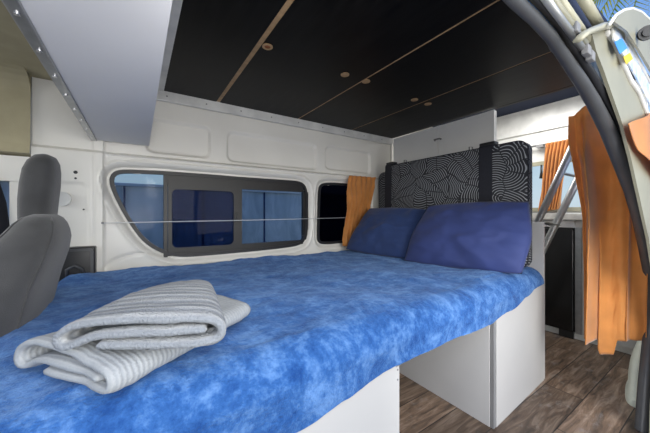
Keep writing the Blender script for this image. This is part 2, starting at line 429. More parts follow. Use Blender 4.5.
def wall_depth(x, z):
    d = 0.0
    s1 = sd_poly((x, z), W1); s2 = sd_poly((x, z), W2); s = min(s1, s2)
    d += .022*(1-sstep(.018, .034, s))          # recess around the glass
    d -= .008*(1-sstep(.0, .012, abs(s-.047)))    # raised bead
    for p in PAN:
        # quick reject
        if abs(x - (p[0][0]+p[14][0])/2) < .5:
            sp = sd_poly((x, z), p)
            d += .020*(1-sstep(-.007, .010, sp))
    # stepped rail along the top of the window band
    d += .020*sstep(.318, .336, z) - .010*(1-sstep(0, .01, abs(z-.322))) * sstep(-.16, -.10, x)
    # B pillar steps
    d -= .018*(1-sstep(-.155, -.145, x)) 
    d += .006*(1-sstep(0, .005, abs(x+.19)))
    # pillar recess panel
    if x < -.2:
        sp = sd_poly((x, z), PIL); d += .008*(1-sstep(-.006, .008, sp))
    # small swage arcs beneath the window
    sa = math.hypot((x-.02)/1.5, z+.35)
    d += .007*(1-sstep(0, .012, abs(sa-.13)))
    return d
PIL = rrect(-.36, -.215, -.42, .155, .03, 4)
bm = bmesh.new(); grid = []
for j in range(nz+1):
    row = []
    for i in range(nx+1):
        x = wx0+(wx1-wx0)*i/nx; z = wz0+(wz1-wz0)*j/nz
        row.append(bm.verts.new((x, DW+wall_depth(x, z), z)))
    grid.append(row)
W1i = offset_loop(W1, .012); W2i = offset_loop(W2, .012)
for j in range(nz):
    for i in range(nx):
        x = wx0+(wx1-wx0)*(i+.5)/nx; z = wz0+(wz1-wz0)*(j+.5)/nz
        if sd_poly((x, z), W1i) < 0 or sd_poly((x, z), W2i) < 0: continue
        bm.faces.new((grid[j][i], grid[j][i+1], grid[j+1][i+1], grid[j+1][i]))
bm_box(bm, (wx0, 1.90, FLOOR), (wx1, 1.93, wz0))
bm_box(bm, (wx1, 1.90, FLOOR), (3.05, 1.93, 1.0))
bm_box(bm, (-.422, 1.93, .70), (3.05, 1.96, 1.0))
bm_box(bm, (-.62, 1.942, .285), (-.40, 1.97, 1.0))
obj('wall_far', bm, M['paint'], smooth=True, angle=35)
struct(bpy.data.objects['wall_far'], 'white painted pressed steel van side wall with recessed panels')

# pillar details: two holes, button, slot, hinge cover
pl = empty('pillar_fittings', (-.3, 1.88, .1))
# (kept as wall furniture: anchor holes and round button)
for (x, y, r) in ((76, 172.5, .0085), (76, 178.5, .005), (84, 209.5, .004)):
    bm = bmesh.new(); c = onY(x, y, 1.893); disc(bm, (c.x, 1.880, c.z), (0, 1, 0), r, .006, 14)
    P(obj('anchor_hole', bm, M['rubberblack']), pl)
c = onY(62.5, 199, 1.888); bm = bmesh.new(); disc(bm, (c.x, 1.866, c.z), (0, 1, 0), .035, .024, 24)
P(obj('button', bm, M['trimwhite'], smooth=True, angle=40), pl)
tag(pl, 'round grey button and dark anchor holes on the white pillar beside the grey seat', 'fitting')

# ceiling: black boards with plywood gaps
cx = [.124, .424, 1.0, 1.51, 2.0]
CY0 = .37
for i in range(4):
    a, b = cx[i], cx[i+1]
    o = obj('ceiling', box((a+((.011,.011,.006,.006)[i] if i else 0), CY0, CEIL), (b-(.011,.006,.006,.004)[i], 1.885, CEIL+.012)), M['ceil'])
    struct(o, 'black ceiling board')
o = obj('ceiling', box((2.001, CY0, CEIL), (2.03, .96, CEIL+.012)), M['ceil']); struct(o, 'black ceiling board lip')
# raw ply battens seen in the gaps
for i in (1, 2, 3):
    o = obj('trim_%d' % i, box((cx[i]-(.0105 if i==1 else .0055), CY0, CEIL+.002), (cx[i]+(.0105 if i==1 else .0055), 1.885, CEIL+.010)), M['wood'])
    struct(o, 'raw plywood strip in the gap between black ceiling boards')
# white metal edge strip along far wall and left edge, with screws
o = obj('trim_4', box((.085, 1.872, .655), (2.0, 1.898, CEIL+.010), .002), M['trimwhite']); struct(o, 'white metal cornice strip with screws under the black ceiling')
bm = bmesh.new()
for i in range(9):
    disc(bm, (.14+.215*i, 1.872, .682), (0, -1, 0), .0045, .002, 10)
obj('screw', bm, M['edgegrey'], o)
o = obj('trim_5', box((.085, CY0, CEIL-.004), (.124, 1.872, CEIL+.01), .001), M['trimwhite']); struct(o, 'white strip edging the black ceiling beside the overhead shelf')
# roof shell over everything
o = obj('roof', prism([(-1.6, .32, .74), (2.02, .32, .74), (2.02, 1.95, .74), (-1.6, 1.95, .74)], (0, 0, .03)), M['navy']); struct(o)
o.name = 'ceiling_lining'
o = obj('ceiling_rear', box((2.02, .40, .935), (3.05, 1.95, .965)), M['navy']); struct(o, 'navy fabric rear roof lining')
o = obj('wall_step', box((2.02, .46, .735), (2.035, 1.95, .934)), M['navy']); struct(o)

# spy-hole like recessed fittings in the ceiling (wooden rings)
dl = [(267.5, 46.3), (345, 74.3), (366, 81), (414.5, 99.5), (428, 103.7)]
descr = ['single one on the board nearest the white shelf', 'beside the long middle gap, on the shelf side', 'beside the long middle gap, on the cupboard side',
         'beside the last gap, on the shelf side', 'beside the last gap, nearest the rear cupboard']
for k, (x, y) in enumerate(dl):
    c = onZ(x, y, CEIL)
    t = empty('ceiling_grommet', (c.x, c.y, CEIL))
    n = 28; R = .022; ri = .013
    bm = bmesh.new()
    bm_ring(bm, [Vector((R*math.cos(2*PI*i/n), R*math.sin(2*PI*i/n), -.004)) for i in range(n)],
            [Vector((ri*math.cos(2*PI*i/n), ri*math.sin(2*PI*i/n), -.004)) for i in range(n)], Vector((0, 0, .0036)))
    obj('rim', bm, M['wood'], t, smooth=True, angle=40)
    bm = bmesh.new(); disc(bm, (0, 0, -.0022), (0, 0, 1), ri*.98, .0018, 24)
    obj('cup', bm, M['wood'] if k != 0 else M['orangeplant'], t)
    tag(t, 'small round wooden grommet in black ceiling, ' + descr[k], 'grommet', 'round wooden grommets in the black ceiling')

# cab headliner, beige
bm = bmesh.new()
bm_box(bm, (-1.6, .3, .655), (-.205, 1.9, .69))
prof = [(1.905, .655), (1.89, .60), (1.885, .45), (1.88, .33), (1.87, .285), (1.925, .275)]
for i in range(len(prof)-1):
    (y0, z0), (y1, z1) = prof[i], prof[i+1]
    vs = [bm.verts.new(p) for p in ((-1.6, y0, z0), (-.424, y0, z0), (-.424, y1, z1), (-1.6, y1, z1))]
    bm.faces.new(vs)
# rounded corner between roof and side
for i in range(5):
    a0 = PI/2*i/5; a1 = PI/2*(i+1)/5; R = .10
    y0, z0 = 1.89-R+R*math.sin(a0), .655-R+R*math.cos(a0); y1, z1 = 1.89-R+R*math.sin(a1), .655-R+R*math.cos(a1)
    vs = [bm.verts.new(p) for p in ((-1.6, y0, z0), (-.424, y0, z0), (-.424, y1, z1), (-1.6, y1, z1))]
    bm.faces.new(vs)
vs = [bm.verts.new((-.4235, 1.89-.10+.10*math.sin(PI/2*i/5), .655-.10+.10*math.cos(PI/2*i/5))) for i in range(6)]+[bm.verts.new((-.4235, 1.90, .655))]
bm.faces.new(vs)
o = obj('ceiling_cab', bm, M['beige'], smooth=True, angle=40); struct(o, 'beige felt headliner over the driving cab')

# overhead shelf panel with aluminium edge rail
sh = empty('overhead_shelf', (-.06, 1.2, .385))
P(obj('underside_panel', box((-.178, .30, .385), (.052, 1.884, .397), .001), M['shelfgrey']), sh)
P(obj('side_panel', box((.040, .30, .397), (.052, 1.884, .70)), M['panelgrey']), sh)
r = P(obj('edge_rail', box((-.203, .30, .378), (-.178, 1.884, .40), .003), M['alu']), sh)
r2 = P(obj('rail_lip', box((-.205, .30, .40), (-.200, 1.884, .43), .001), M['alu']), sh)
for k in range(9):
    bm = bmesh.new(); c = Vector((-.190, .62+.145*k, .378)); disc(bm, c, (0, 0, -1), .0052, .003, 12)
    o = obj('screw', bm, M['chrome'], smooth=True, angle=40); o.parent = r
tag(sh, 'pale grey overhead shelf with screwed aluminium edge rail above the bed', 'shelf')

# ---- far side window 1 ----
def loop3(l, y): return [Vector((x, y, z)) for x, z in l]
w1 = empty('window_1', (.4, 1.92, 0)); struct(w1, 'long tinted side window with sliding pane in black frame'); 
def xz(x, y, Y=1.925):
    p = onY(x, y, Y); return (p.x, p.z)
bm = bmesh.new(); bm_ring(bm, loop3(offset_loop(W1, -.006), 1.908), loop3(offset_loop(W1, .014), 1.908), Vector((0, .03, 0)))
P(obj('window_seal', bm, M['rubberblack'], smooth=True, angle=40), w1)
# inner frame: header, footer and mullions, clipped simply to inside the outline
xa, _ = xz(165, 180); xb, _ = xz(305, 200)
ztop = lambda x: max(z for (xx, z) in W1 if abs(xx-x) < .12)-.004
zbot = lambda x: min(z for (xx, z) in W1 if abs(xx-x) < .12)+.004
bm = bmesh.new()
zt0 = xz(200, 187)[1]; zt1 = xz(300, 192)[1]
zb0 = xz(200, 247)[1]; zb1 = xz(300, 240)[1]
poly = [(xa, zt0), (xb-.02, zt1), (xb-.02, ztop(xb-.05)-.006), ((xa+xb)/2, ztop((xa+xb)/2)), (xa, ztop(xa))]
bm_prism(bm, [(x, 1.918, z) for x, z in poly], (0, .03, 0))
poly = [(xa, zb0), (xb-.02, zb1), (xb-.02, zbot(xb-.05)+.006), ((xa+xb)/2, zbot((xa+xb)/2)), (xa, zbot(xa))]
bm_prism(bm, [(x, 1.918, z) for x, z in poly], (0, .03, 0))
xm0, xm1 = xz(163.5, 200)[0], xz(167.5, 200)[0]
bm_box(bm, (xm0, 1.914, zbot(xm0)-.005), (xm1, 1.95, ztop(xm0)))
xd0, xd1 = xz(236, 200)[0], xz(241.5, 200)[0]
bm_box(bm, (xd0, 1.914, zb0-.01), (xd1, 1.95, zt0+.02))
xe0, xe1 = xz(303, 200)[0], xz(308, 200)[0]
bm_box(bm, (xe0, 1.920, zb1), (xe1, 1.95, zt1))
P(obj('window_frame', bm, M['frameblack']), w1)
# sliding sash
sx0, sx1 = xm1+.002, xd0+.012
sz0, sz1 = xz(200, 250)[1], xz(200, 184.5)[1]
so = rrect(sx0, sx1, sz0, sz1, .006, 5)
si = rrect(xz(171, 220)[0], xz(233, 220)[0], xz(200, 246.5)[1], xz(200, 190)[1], .035, 5)
bm = bmesh.new(); bm_ring(bm, loop3(so, 1.902), loop3(si, 1.902), Vector((0, .02, 0)))
sash = P(obj('sliding_sash', bm, M['frameblack'], smooth=True, angle=40), w1)
bm = bmesh.new(); bm_ring(bm, loop3(offset_loop(si, -.006), 1.898), loop3(offset_loop(si, .003), 1.898), Vector((0, .006, 0)))
o = obj('gasket', bm, M['rubberblack'], smooth=True, angle=40); o.parent = sash
o = obj('sash_pane', prism(loop3(si, 1.912), (0, .004, 0)), M['glassdark']); o.parent = sash
hx = xz(235.5, 217)
bm = box((hx[0]-.012, 1.888, hx[1]-.035), (hx[0]+.010, 1.906, hx[1]+.032), .005)
bm_box(bm, (hx[0]-.004, 1.876, hx[1]-.012), (hx[0]+.005, 1.892, hx[1]+.020), .003)
o = obj('latch', bm, M['black']); o.parent = sash
o = P(obj('pane', prism(loop3(W1i, 1.934), (0, .004, 0)), M['glass']), w1)
# ---- window 2 ----
w2 = empty('window_2', (1.35, 1.92, 0)); struct(w2, 'small dark window behind the orange curtain')
bm = bmesh.new(); bm_ring(bm, loop3(offset_loop(W2, -.006), 1.908), loop3(offset_loop(W2, .014), 1.908), Vector((0, .03, 0)))
P(obj('window_seal', bm, M['rubberblack'], smooth=True, angle=40), w2)
P(obj('pane', prism(loop3(W2i, 1.934), (0, .004, 0)), M['glassdarker']), w2)

# curtain wire
cw = empty('curtain_wire', (.6, 1.86, 0))
a = onY(102.5, 223, 1.872); b = onY(352, 217.5, 1.872)
P(obj('wire', tube([a, a.lerp(b, .5)-Vector((0, 0, .003)), b], .0022, 8), M['cable'], smooth=True), cw)
bm = bmesh.new(); disc(bm, a+Vector((0, .028, 0)), (0, -1, 0), .006, .03, 12)
P(obj('wire_hook', bm, M['edgegrey'], smooth=True, angle=40), cw)
b2 = onY(352, 217.5, 1.872)
bm = bmesh.new(); disc(bm, b2+Vector((0, .028, 0)), (0, -1, 0), .006, .03, 12)
P(obj('wire_hook', bm, M['edgegrey'], smooth=True, angle=40), cw)
tag(cw, 'thin white curtain wire stretched across the side windows', 'wire')

# black plastic trim box beside the seat
tb = empty('storage_bin', (-.24, 1.82, -.3))
p0 = onY(68, 248, 1.80); p1 = onY(95, 276, 1.80)
bm = box((p0.x-.06, 1.80, -.36), (p1.x, 1.872, p0.z), .008, 3)
P(obj('body', bm, M['black'], smooth=True, angle=40), tb)
lo = rrect(p0.x-.055, p1.x-.005, -.35, p0.z-.006, .02); li = offset_loop(lo, .012)
bm = bmesh.new(); bm_ring(bm, loop3(lo, 1.792), loop3(li, 1.792), Vector((0, .01, 0)))
P(obj('rim', bm, M['rubber']), tb)
h = xz(75, 271, 1.79)
bm = tube([(h[0]-.028, 1.795, h[1]-.03), (h[0]-.028, 1.78, h[1]+.01), (h[0], 1.775, h[1]+.028), (h[0]+.028, 1.78, h[1]+.01), (h[0]+.028, 1.795, h[1]-.03)], .008, 8)
P(obj('handle', bm, M['rubber'], smooth=True), tb)
tag(tb, 'black plastic trim pocket with loop handle between grey seat and white wall', 'trim box')

# ---- cab side door with window at far left ----
d1 = empty('door_1', (-.9, 1.9, -.2)); struct(d1, 'cab door with window opening')
bm = bmesh.new()
zt = onY(5, 160, 1.92).z; zu = onY(5, 181, 1.92).z
bm_box(bm, (-1.6, 1.90, zu), (-.423, 1.94, zt+.02))
vx0, vx1 = onY(11, 200, 1.93).x, onY(19, 200, 1.93).x
bm_box(bm, (vx0, 1.91, -.30), (-.423, 1.94, zu))
bm_box(bm, (-1.6, 1.90, FLOOR), (-.423, 1.94, -.18))
P(obj('door_frame', bm, M['paint']), d1)
P(obj('pane', box((-1.6, 1.93, -.2), (vx0, 1.934, zu)), M['glassclear']), d1)

# rear wall / header / rear window
XR = 2.90
hdr_b = onX(560, 127, XR).z
wr = bmesh.new()
bm_box(wr, (XR, .40, hdr_b), (XR+.03, 1.9, .934))
bm_box(wr, (XR+.02, .46, hdr_b-.085), (XR+.05, 1.9, hdr_b))
bm_box(wr, (XR+.021, .25, .44), (XR+.05, 1.9, hdr_b-.0851))
bm_box(wr, (XR+.02, .25, FLOOR), (XR+.05, 1.9, 0.02))
bm_box(wr, (XR+.02, .25, 0.02), (XR+.05, .40, .62))
bm_box(wr, (XR+.02, 1.3, 0.02), (XR+.05, 1.9, .62))
o = obj('wall_rear', wr, M['trimwhite']); struct(o, 'white header and tailgate frame at rear of van')
w3 = empty('window_3', (XR+.03, .85, .3)); struct(w3, 'bright rear window')
bm = bmesh.new()
lo = rrect(.40, 1.30, .02, .455, .05); li = offset_loop(lo, .035)
bm_ring(bm, [Vector((XR+.012, y, z)) for y, z in lo], [Vector((XR+.012, y, z)) for y, z in li], Vector((.02, 0, 0)))
P(obj('window_frame', bm, M['cream']), w3)
P(obj('pane', prism([(XR+.03, y, z) for y, z in li], (.004, 0, 0)), M['glassclear']), w3)
bm = bmesh.new(); c = onX(541.5, 165, XR-.005)
bm_tube(bm, [c, c+Vector((0, 0, -.06)), c+Vector((0, .003, -.115))], [.007, .009, .014], 10)
P(obj('latch', bm, M['black'], smooth=True), w3)

# near (door) side wall: above the aperture leaning in, and behind it
SEALpx = [(502, -24), (524, 0), (541, 16), (557, 34), (574, 60), (587, 80), (599, 101), (612, 127), (625, 160), (636, 190), (644, 220), (650, 250), (655, 280), (656.5, 310), (653, 345), (649.5, 385), (646, 433), (645, 452)]
YD = .25
SEAL = [onY(x, y, YD) for x, y in SEALpx]
pre = [Vector((-.30, YD, -.8)), Vector((-.36, YD, -.3)), Vector((-.36, YD, .1)), Vector((-.30, YD, .36)), Vector((-.15, YD, .415)), Vector((.2, YD, .42))]
post = []
PATH = pre + SEAL + post
# body sheet around the aperture
bm = bmesh.new()
up = [p for p in PATH[3:]]
outer = []
for p in up:
    k = sstep(.15, .40, p.z)
    if p.x < 1.55 and p.z > .1: outer.append(Vector((p.x + max(0, (p.x-.9))*.25, YD+.205*sstep(.2, .40, p.z), .42+ .57*sstep(.2, .40, p.z))))
    else: outer.append(Vector((3.05, YD, p.z)))
a = [bm.verts.new(p) for p in up]; b = [bm.verts.new(p) for p in outer]
for i in range(len(up)-1):
    try: bm.faces.new((a[i], a[i+1], b[i+1], b[i]))
    except Exception: pass
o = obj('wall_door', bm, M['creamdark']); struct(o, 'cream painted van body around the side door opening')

# rubber seals: thick grey inner, black outer
o = obj('trim_6', tube([p + Vector((0, .012, 0)) for p in PATH], [.0120+.011*sstep(.7, 1.5, p.x) for p in PATH], 12), M['rubber'], smooth=True); struct(o, 'grey rubber seal around the side door opening')
def off_path(path, d, yo):
    out = []
    for i, p in enumerate(path):
        a = path[max(0, i-1)]; b = path[min(len(path)-1, i+1)]; t = (b-a).normalized()
        n = Vector((-t.z, 0, t.x))
        out.append(p + n*d + Vector((0, yo, 0)))
    return out
o = obj('trim_7', tube([a_ + (b_-a_)*(.62+.62*sstep(.6, 1.5, a_.x)) for a_, b_ in zip(PATH, off_path(PATH, .027, -.004))], [.007+.007*sstep(.6, 1.4, p.x)+.014*sstep(.1, -.5, p.z)*0+(.018 if (p.z < -.45 and p.x > 1) else 0) for p in PATH], 10), M['rubberblack'], smooth=True); struct(o, 'black outer lip of the door seal')
# little pad on the seal
pp = [onY(x, y, .272) for x, y in ((549, 34), (557, 45), (566, 56))]
o = obj('seal_pad', tube(pp, [.010, .017, .008], 10), M['rubber'], smooth=True); tag(o, 'short grey rubber pad bulging from the door seal near ceiling', 'pad')

# ================= BED =================
BZ = -.30
def near_edge(x):
    return .540 + .0455*max(0, x) + .012*sstep(1.6, 1.85, x)
def drop(x):
    k = [(-.4, .19), (.0, .19), (.28, .184), (.437, .160), (.645, .142), (.8, .140), (1.06, .148), (1.25, .158), (1.40, .140), (1.6, .105), (1.75, .078), (1.9, .055)]
    for i in range(len(k)-1):
        if k[i][0] <= x <= k[i+1][0]:
            t = (x-k[i][0])/(k[i+1][0]-k[i][0]); t = t*t*(3-2*t); return k[i][1]*(1-t)+k[i+1][1]*t
    return .1
x0b, x1b, y1b = -.250, 1.872, 1.866
rB = .085
bm = bmesh.new(); NX, NY = 330, 230
G = []
def fold(e, r):
    if e < PI/2*r: return r*math.sin(e/r), r*(1-math.cos(e/r))
    return r, r+(e-PI/2*r)
for i in range(NX+1):
    row = []
    u = i/NX
    for j in range(NY+1):
        v = j/NY
        X = -.37 + (x1b+.37)*u
        ye = near_edge(max(X, 0)) + rB
        tot = PI/2*rB + max(0, drop(X)-rB)
        Y = (ye - tot) + (y1b-(ye-tot))*v
        ey = max(0, ye-Y); ex = max(0, x0b-X)
        e = math.hypot(ex, ey)
        if e > 0:
            ho, dz = fold(e, rB)
            dx, dy = -ex/e, -ey/e
            px_, py_ = max(X, x0b)+dx*ho, max(Y, ye)+dy*ho
        else: dz = 0; dx = dy = 0; px_, py_ = X, Y
        if e > PI/2*rB:   # tuck slightly inwards + drape waves
            q = (e-PI/2*rB)
            tuck = -.03*q + .005*math.sin(X*17+1.3)*min(1, q/.05)
            px_ += dx*tuck; py_ += dy*tuck
        z = BZ - dz
        amp = 1 if e == 0 else .5
        z += amp*(.010*fbm((X, Y, 0), 3.2, 2) + .0045*fbm((X, Y, 2), 13, 3) + .0012*fbm((X, Y, 5), 45, 2))
        py_ += -.003*fbm((X, z*2, 3), 9, 3)*(1 if e > 0 else 0)
        # a few broad creases and dip at wall
        z += .006*math.sin(X*9+Y*4+math.sin(Y*7)) * (1 if e == 0 else .3)
        # bumps at the head corner by the seat
        z += .035*math.exp(-((X+.22)/.07)**2-((Y-1.70)/.10)**2)
        row.append(bm.verts.new((px_, py_, z)))
    G.append(row)
for i in range(NX):
    for j in range(NY):
        bm.faces.new((G[i][j], G[i+1][j], G[i+1][j+1], G[i][j+1]))
bl = obj('blanket', bm, M['blanket'], smooth=True)
tag(bl, 'fluffy bright blue plush blanket covering the whole bed', 'blanket')
# mattress beneath
mt = obj('mattress', box((-.22, .675, -.459), (1.85, 1.85, -.345), .03, 3), mat('mattress_cotton', (.5, .5, .5), .9, var=.1), smooth=True, angle=40)
tag(mt, 'mattress hidden beneath the blue plush blanket on grey boxes', 'mattress')

# near storage box (left), bench box (right); their fronts follow the slightly slanted bed edge
def py_(x, o=0.0): return .5465 + .0495*x + o
def slab(xa, xb, z0, z1, t=.016, o=0.0, m=None):
    return prism([(xa, py_(xa, o), z0), (xb, py_(xb, o), z0), (xb, py_(xb, o), z1), (xa, py_(xa, o), z1)], (0, t, 0))
sb = empty('storage_box', (.2, 1.2, FLOOR))
P(obj('front_panel', slab(-.24, .642, FLOOR, -.40, o=.010), M['boxwhite']), sb)
P(obj('side_panel', box((.646, .592, FLOOR), (.662, 1.85, -.46), .001), M['boxwhite']), sb)
P(obj('top_panel', box((-.24, .61, -.476), (.642, 1.85, -.460), .001), M['boxwhite']), sb)
hc = Vector((.33, py_(.33, .009), -.60))
bm = bmesh.new()
bm_ring(bm, [hc+Vector((.032*math.cos(a*PI/10), -.003, .032*math.sin(a*PI/10))) for a in range(20)],
        [hc+Vector((.024*math.cos(a*PI/10), -.003, .024*math.sin(a*PI/10))) for a in range(20)], Vector((0, .003, 0)))
P(obj('finger_hole', bm, M['edgegrey']), sb)
for z in (-.47, -.50):
    bm = bmesh.new(); disc(bm, (.654, .592, z), (0, -1, 0), .003, .001, 8)
    P(obj('screw', bm, M['edgegrey']), sb)
tag(sb, 'off-white laminate storage box under the near end of the bed', 'storage box')

sb = empty('bench_box', (1.57, 1.2, FLOOR))
P(obj('end_panel', box((1.266, .628, FLOOR), (1.281, 1.85, -.40), .001), M['benchgrey']), sb)
P(obj('front_panel', slab(1.290, 1.880, FLOOR, -.374), M['panelgrey']), sb)
P(obj('edge_strip', slab(1.268, 1.2885, FLOOR, -.374, o=.002), M['edgegrey']), sb)
P(obj('top_panel', box((1.283, .66, -.476), (1.855, 1.85, -.460), .001), M['benchgrey']), sb)
tag(sb, 'grey laminate bench box carrying the pillow end of the bed', 'bench box')

# upright divider at end of bed
dv = obj('divider_panel', box((1.882, .642, FLOOR), (1.900, 1.85, -.045), .002), M['benchgrey'])
tag(dv, 'grey upright divider panel standing behind the patterned cushions', 'panel')

# ---------------- cushions with leaf print ----------------
def cushion(name, X0, X1, Y0, Y1, Z0, Z1, bev, label, grp):
    root = empty(name, ((X0+X1)/2, (Y0+Y1)/2, Z0))
    bm = bmesh.new()
    bm_box(bm, (X0, Y0, Z0), (X1, Y1, Z1), bev, 4)
    o = P(obj('cover', bm, M['print'], smooth=True, angle=50), root)
    o.rotation_euler = (0, 0, 0)
    # welted piping seams round the front face
    l = rrect(Y0+.006, Y1-.006, Z0+.006, Z1-.006, .045, 6)
    bm = bmesh.new()
    bm_tube(bm, [Vector((X0+.003, y, z)) for y, z in l], .004, 6, True)
    P(obj('piping', bm, M['strap'], smooth=True), root)
    tag(root, label, 'cushion', grp)
    return root
def cushion_shape(X0, X1, Y0, Y1, Z0, Z1, r):
    l = rrect(Y0, Y1, Z0, Z1, r, 8)
    bm = bmesh.new(); n = len(l)
    prof = [(0.012, 0.0), (0.004, .004), (0, .012)]
    steps = [(X0, .012), (X0+.004, .004), (X0+.012, 0), (X1-.012, 0), (X1-.004, .004), (X1, .012)]
    rings = []
    for (x, ins) in steps:
        q = offset_loop(l, ins); rings.append([bm.verts.new((x, y, z)) for y, z in q])
    for a in range(len(rings)-1):
        for i in range(n):
            j = (i+1) % n; bm.faces.new((rings[a][i], rings[a][j], rings[a+1][j], rings[a+1][i]))
    bm.faces.new(rings[0]); bm.faces.new(rings[-1][::-1])
    return bm, l
cush = []
for (X0, X1, Y0, Y1, Z1, r, label) in (
        (1.725, 1.795, .660, 1.705, .400, .055, 'front black leaf-print foam cushion standing on edge behind the pillows'),
        (1.800, 1.868, .700, 1.857, .365, .055, 'rear black leaf-print foam cushion, mostly hidden behind the front one')):
    root = empty('foam_cushion', ((X0+X1)/2, (Y0+Y1)/2, BZ))
    bm, l = cushion_shape(X0, X1, Y0, Y1, BZ+.002, Z1, r)
    P(obj('cover', bm, M['print'], smooth=True, angle=50), root)
    bm = bmesh.new(); bm_tube(bm, [Vector((X0+.008, y, z)) for y, z in offset_loop(l, .001)], .0035, 6, True)
    P(obj('piping', bm, M['strap'], smooth=True), root)
    tag(root, label, 'cushion', 'black leaf-print cushions standing at the rear of the bed')
# straps looped over both cushions
for (ya, yb, lab) in ((.838, .915, 'black webbing strap looped over the cushions nearest the rear window'),
                      (1.625, 1.690, 'black webbing strap looped over the cushions beside the side wall')):
    pts = [(1.718, -.28), (1.718, .392), (1.724, .407), (1.74, .412), (1.80, .413), (1.865, .410), (1.877, .395), (1.877, -.03)]
    bm = bmesh.new()
    rings = []
    nP = len(pts)
    for i, (x, z) in enumerate(pts):
        a = Vector(pts[max(0, i-1)]); b = Vector(pts[min(nP-1, i+1)]); t = (b-a).normalized(); n = Vector((t.y, -t.x))
        w = .0035
        rings.append([bm.verts.new(q) for q in ((x, ya, z), (x, yb, z), (x-n.x*w*-1, yb, z-n.y*w*-1), (x-n.x*w*-1, ya, z-n.y*w*-1))])
    for i in range(nP-1):
        for k in range(4): bm.faces.new((rings[i][k], rings[i][(k+1) % 4], rings[i+1][(k+1) % 4], rings[i+1][k]))
    bm.faces.new(rings[0]); bm.faces.new(rings[-1][::-1])
    root = empty('strap', (1.79, (ya+yb)/2, .40))
    P(obj('webbing', bm, M['strap']), root)
    P(obj('buckle', box((1.735, ya-.006, .410), (1.785, yb+.006, .428), .004), M['black']), root)
    tag(root, lab, 'strap', 'black straps holding the leaf-print cushions')
# small metal catches showing over the top edge
for (x, y, lab) in ((405, 160.5, 'tiny dark catch above the cushions, nearer the side wall'), (470.5, 147.5, 'tiny dark catch above the cushions, beside the wide strap')):
    c = onX(x, y, 1.83)
    bm = tube([(1.83, c.y-.012, .40-.035), (1.83, c.y-.012, c.z), (1.83, c.y+.008, c.z+.006), (1.83, c.y+.010, .40-.035)], .004, 8)
    o = obj('catch', bm, M['edgegrey'], smooth=True); tag(o, lab, 'catch', 'small catches above the cushions')

# ---------------- pillows ----------------
def pillow(name, W, H, T, m, seed):
    n = 44; bm = bmesh.new()
    def pt(u, v, s):
        # u,v in -1..1
        ex = 1 - .075*(v*v) + .01*math.sin(5*v+seed); ez = 1 - .06*(u*u)
        cx_ = u*W/2*ex + .045*v*(1-u)/2; cz = v*H/2*ez
        f = ((1-abs(u)**2.2)*(1-abs(v)**2.2))
        f = max(0, f)**.62
        y = s*T/2*f
        k = fbm((u*2+seed, v*2, s), 1.1, 3)*.014*f
        wr = .006*math.sin((u*4.5+v*8)+seed*2+2*math.sin(u*3))*f*(1-f*.4) + .006*(1-abs(2*noise.noise(Vector((u*1.6+seed, v*2.4+u*1.2, 3)))))**6*f**.5
        # pinched corner wrinkles
        cr = .006*math.sin(math.atan2(v, u)*17+seed)*max(0, (math.hypot(u, v)-.7))*f*3
        return Vector((cx_, y + s*(k+wr+cr), cz))
    F1 = [[bm.verts.new(pt(-1+2*i/n, -1+2*j/n, -1)) for j in range(n+1)] for i in range(n+1)]
    F2 = []
    for i in range(n+1):
        r = []
        for j in range(n+1):
            r.append(F1[i][j] if i in (0, n) or j in (0, n) else bm.verts.new(pt(-1+2*i/n, -1+2*j/n, 1)))
        F2.append(r)
    for A in (F1, F2):
        for i in range(n):
            for j in range(n):
                try: bm.faces.new((A[i][j], A[i+1][j], A[i+1][j+1], A[i][j+1]))
                except ValueError: pass
    o = obj(name, bm, m, smooth=True)
    return o
# front pillow (nearer the camera)
p2 = pillow('pillow', .645, .415, .13, M['pillow2'], 1.7)
tag(p2, 'larger bright navy pillow nearest the aisle, leaning on the patterned cushions', 'pillow', 'navy pillows at the end of the bed')
p1 = pillow('pillow', .58, .40, .12, M['pillow'], 4.1)
tag(p1, 'darker navy pillow beside the orange curtain, partly behind the other pillow', 'pillow', 'navy pillows at the end of the bed')
def orient(o, loc, xdir, updir):
    x = Vector(xdir).normalized(); z = Vector(updir); z = (z - x*z.dot(x)).normalized(); y = z.cross(x)
    o.matrix_world = Matrix.Translation(Vector(loc)) @ Matrix((x, y, z)).transposed().to_4x4()
orient(p2, (1.575, .925, -.118), (.16, -1, .02), (.42, 0.05, .9))
orient(p1, (1.545, 1.50, -.125), (.24, -1, -.03), (.50, .1, .9))

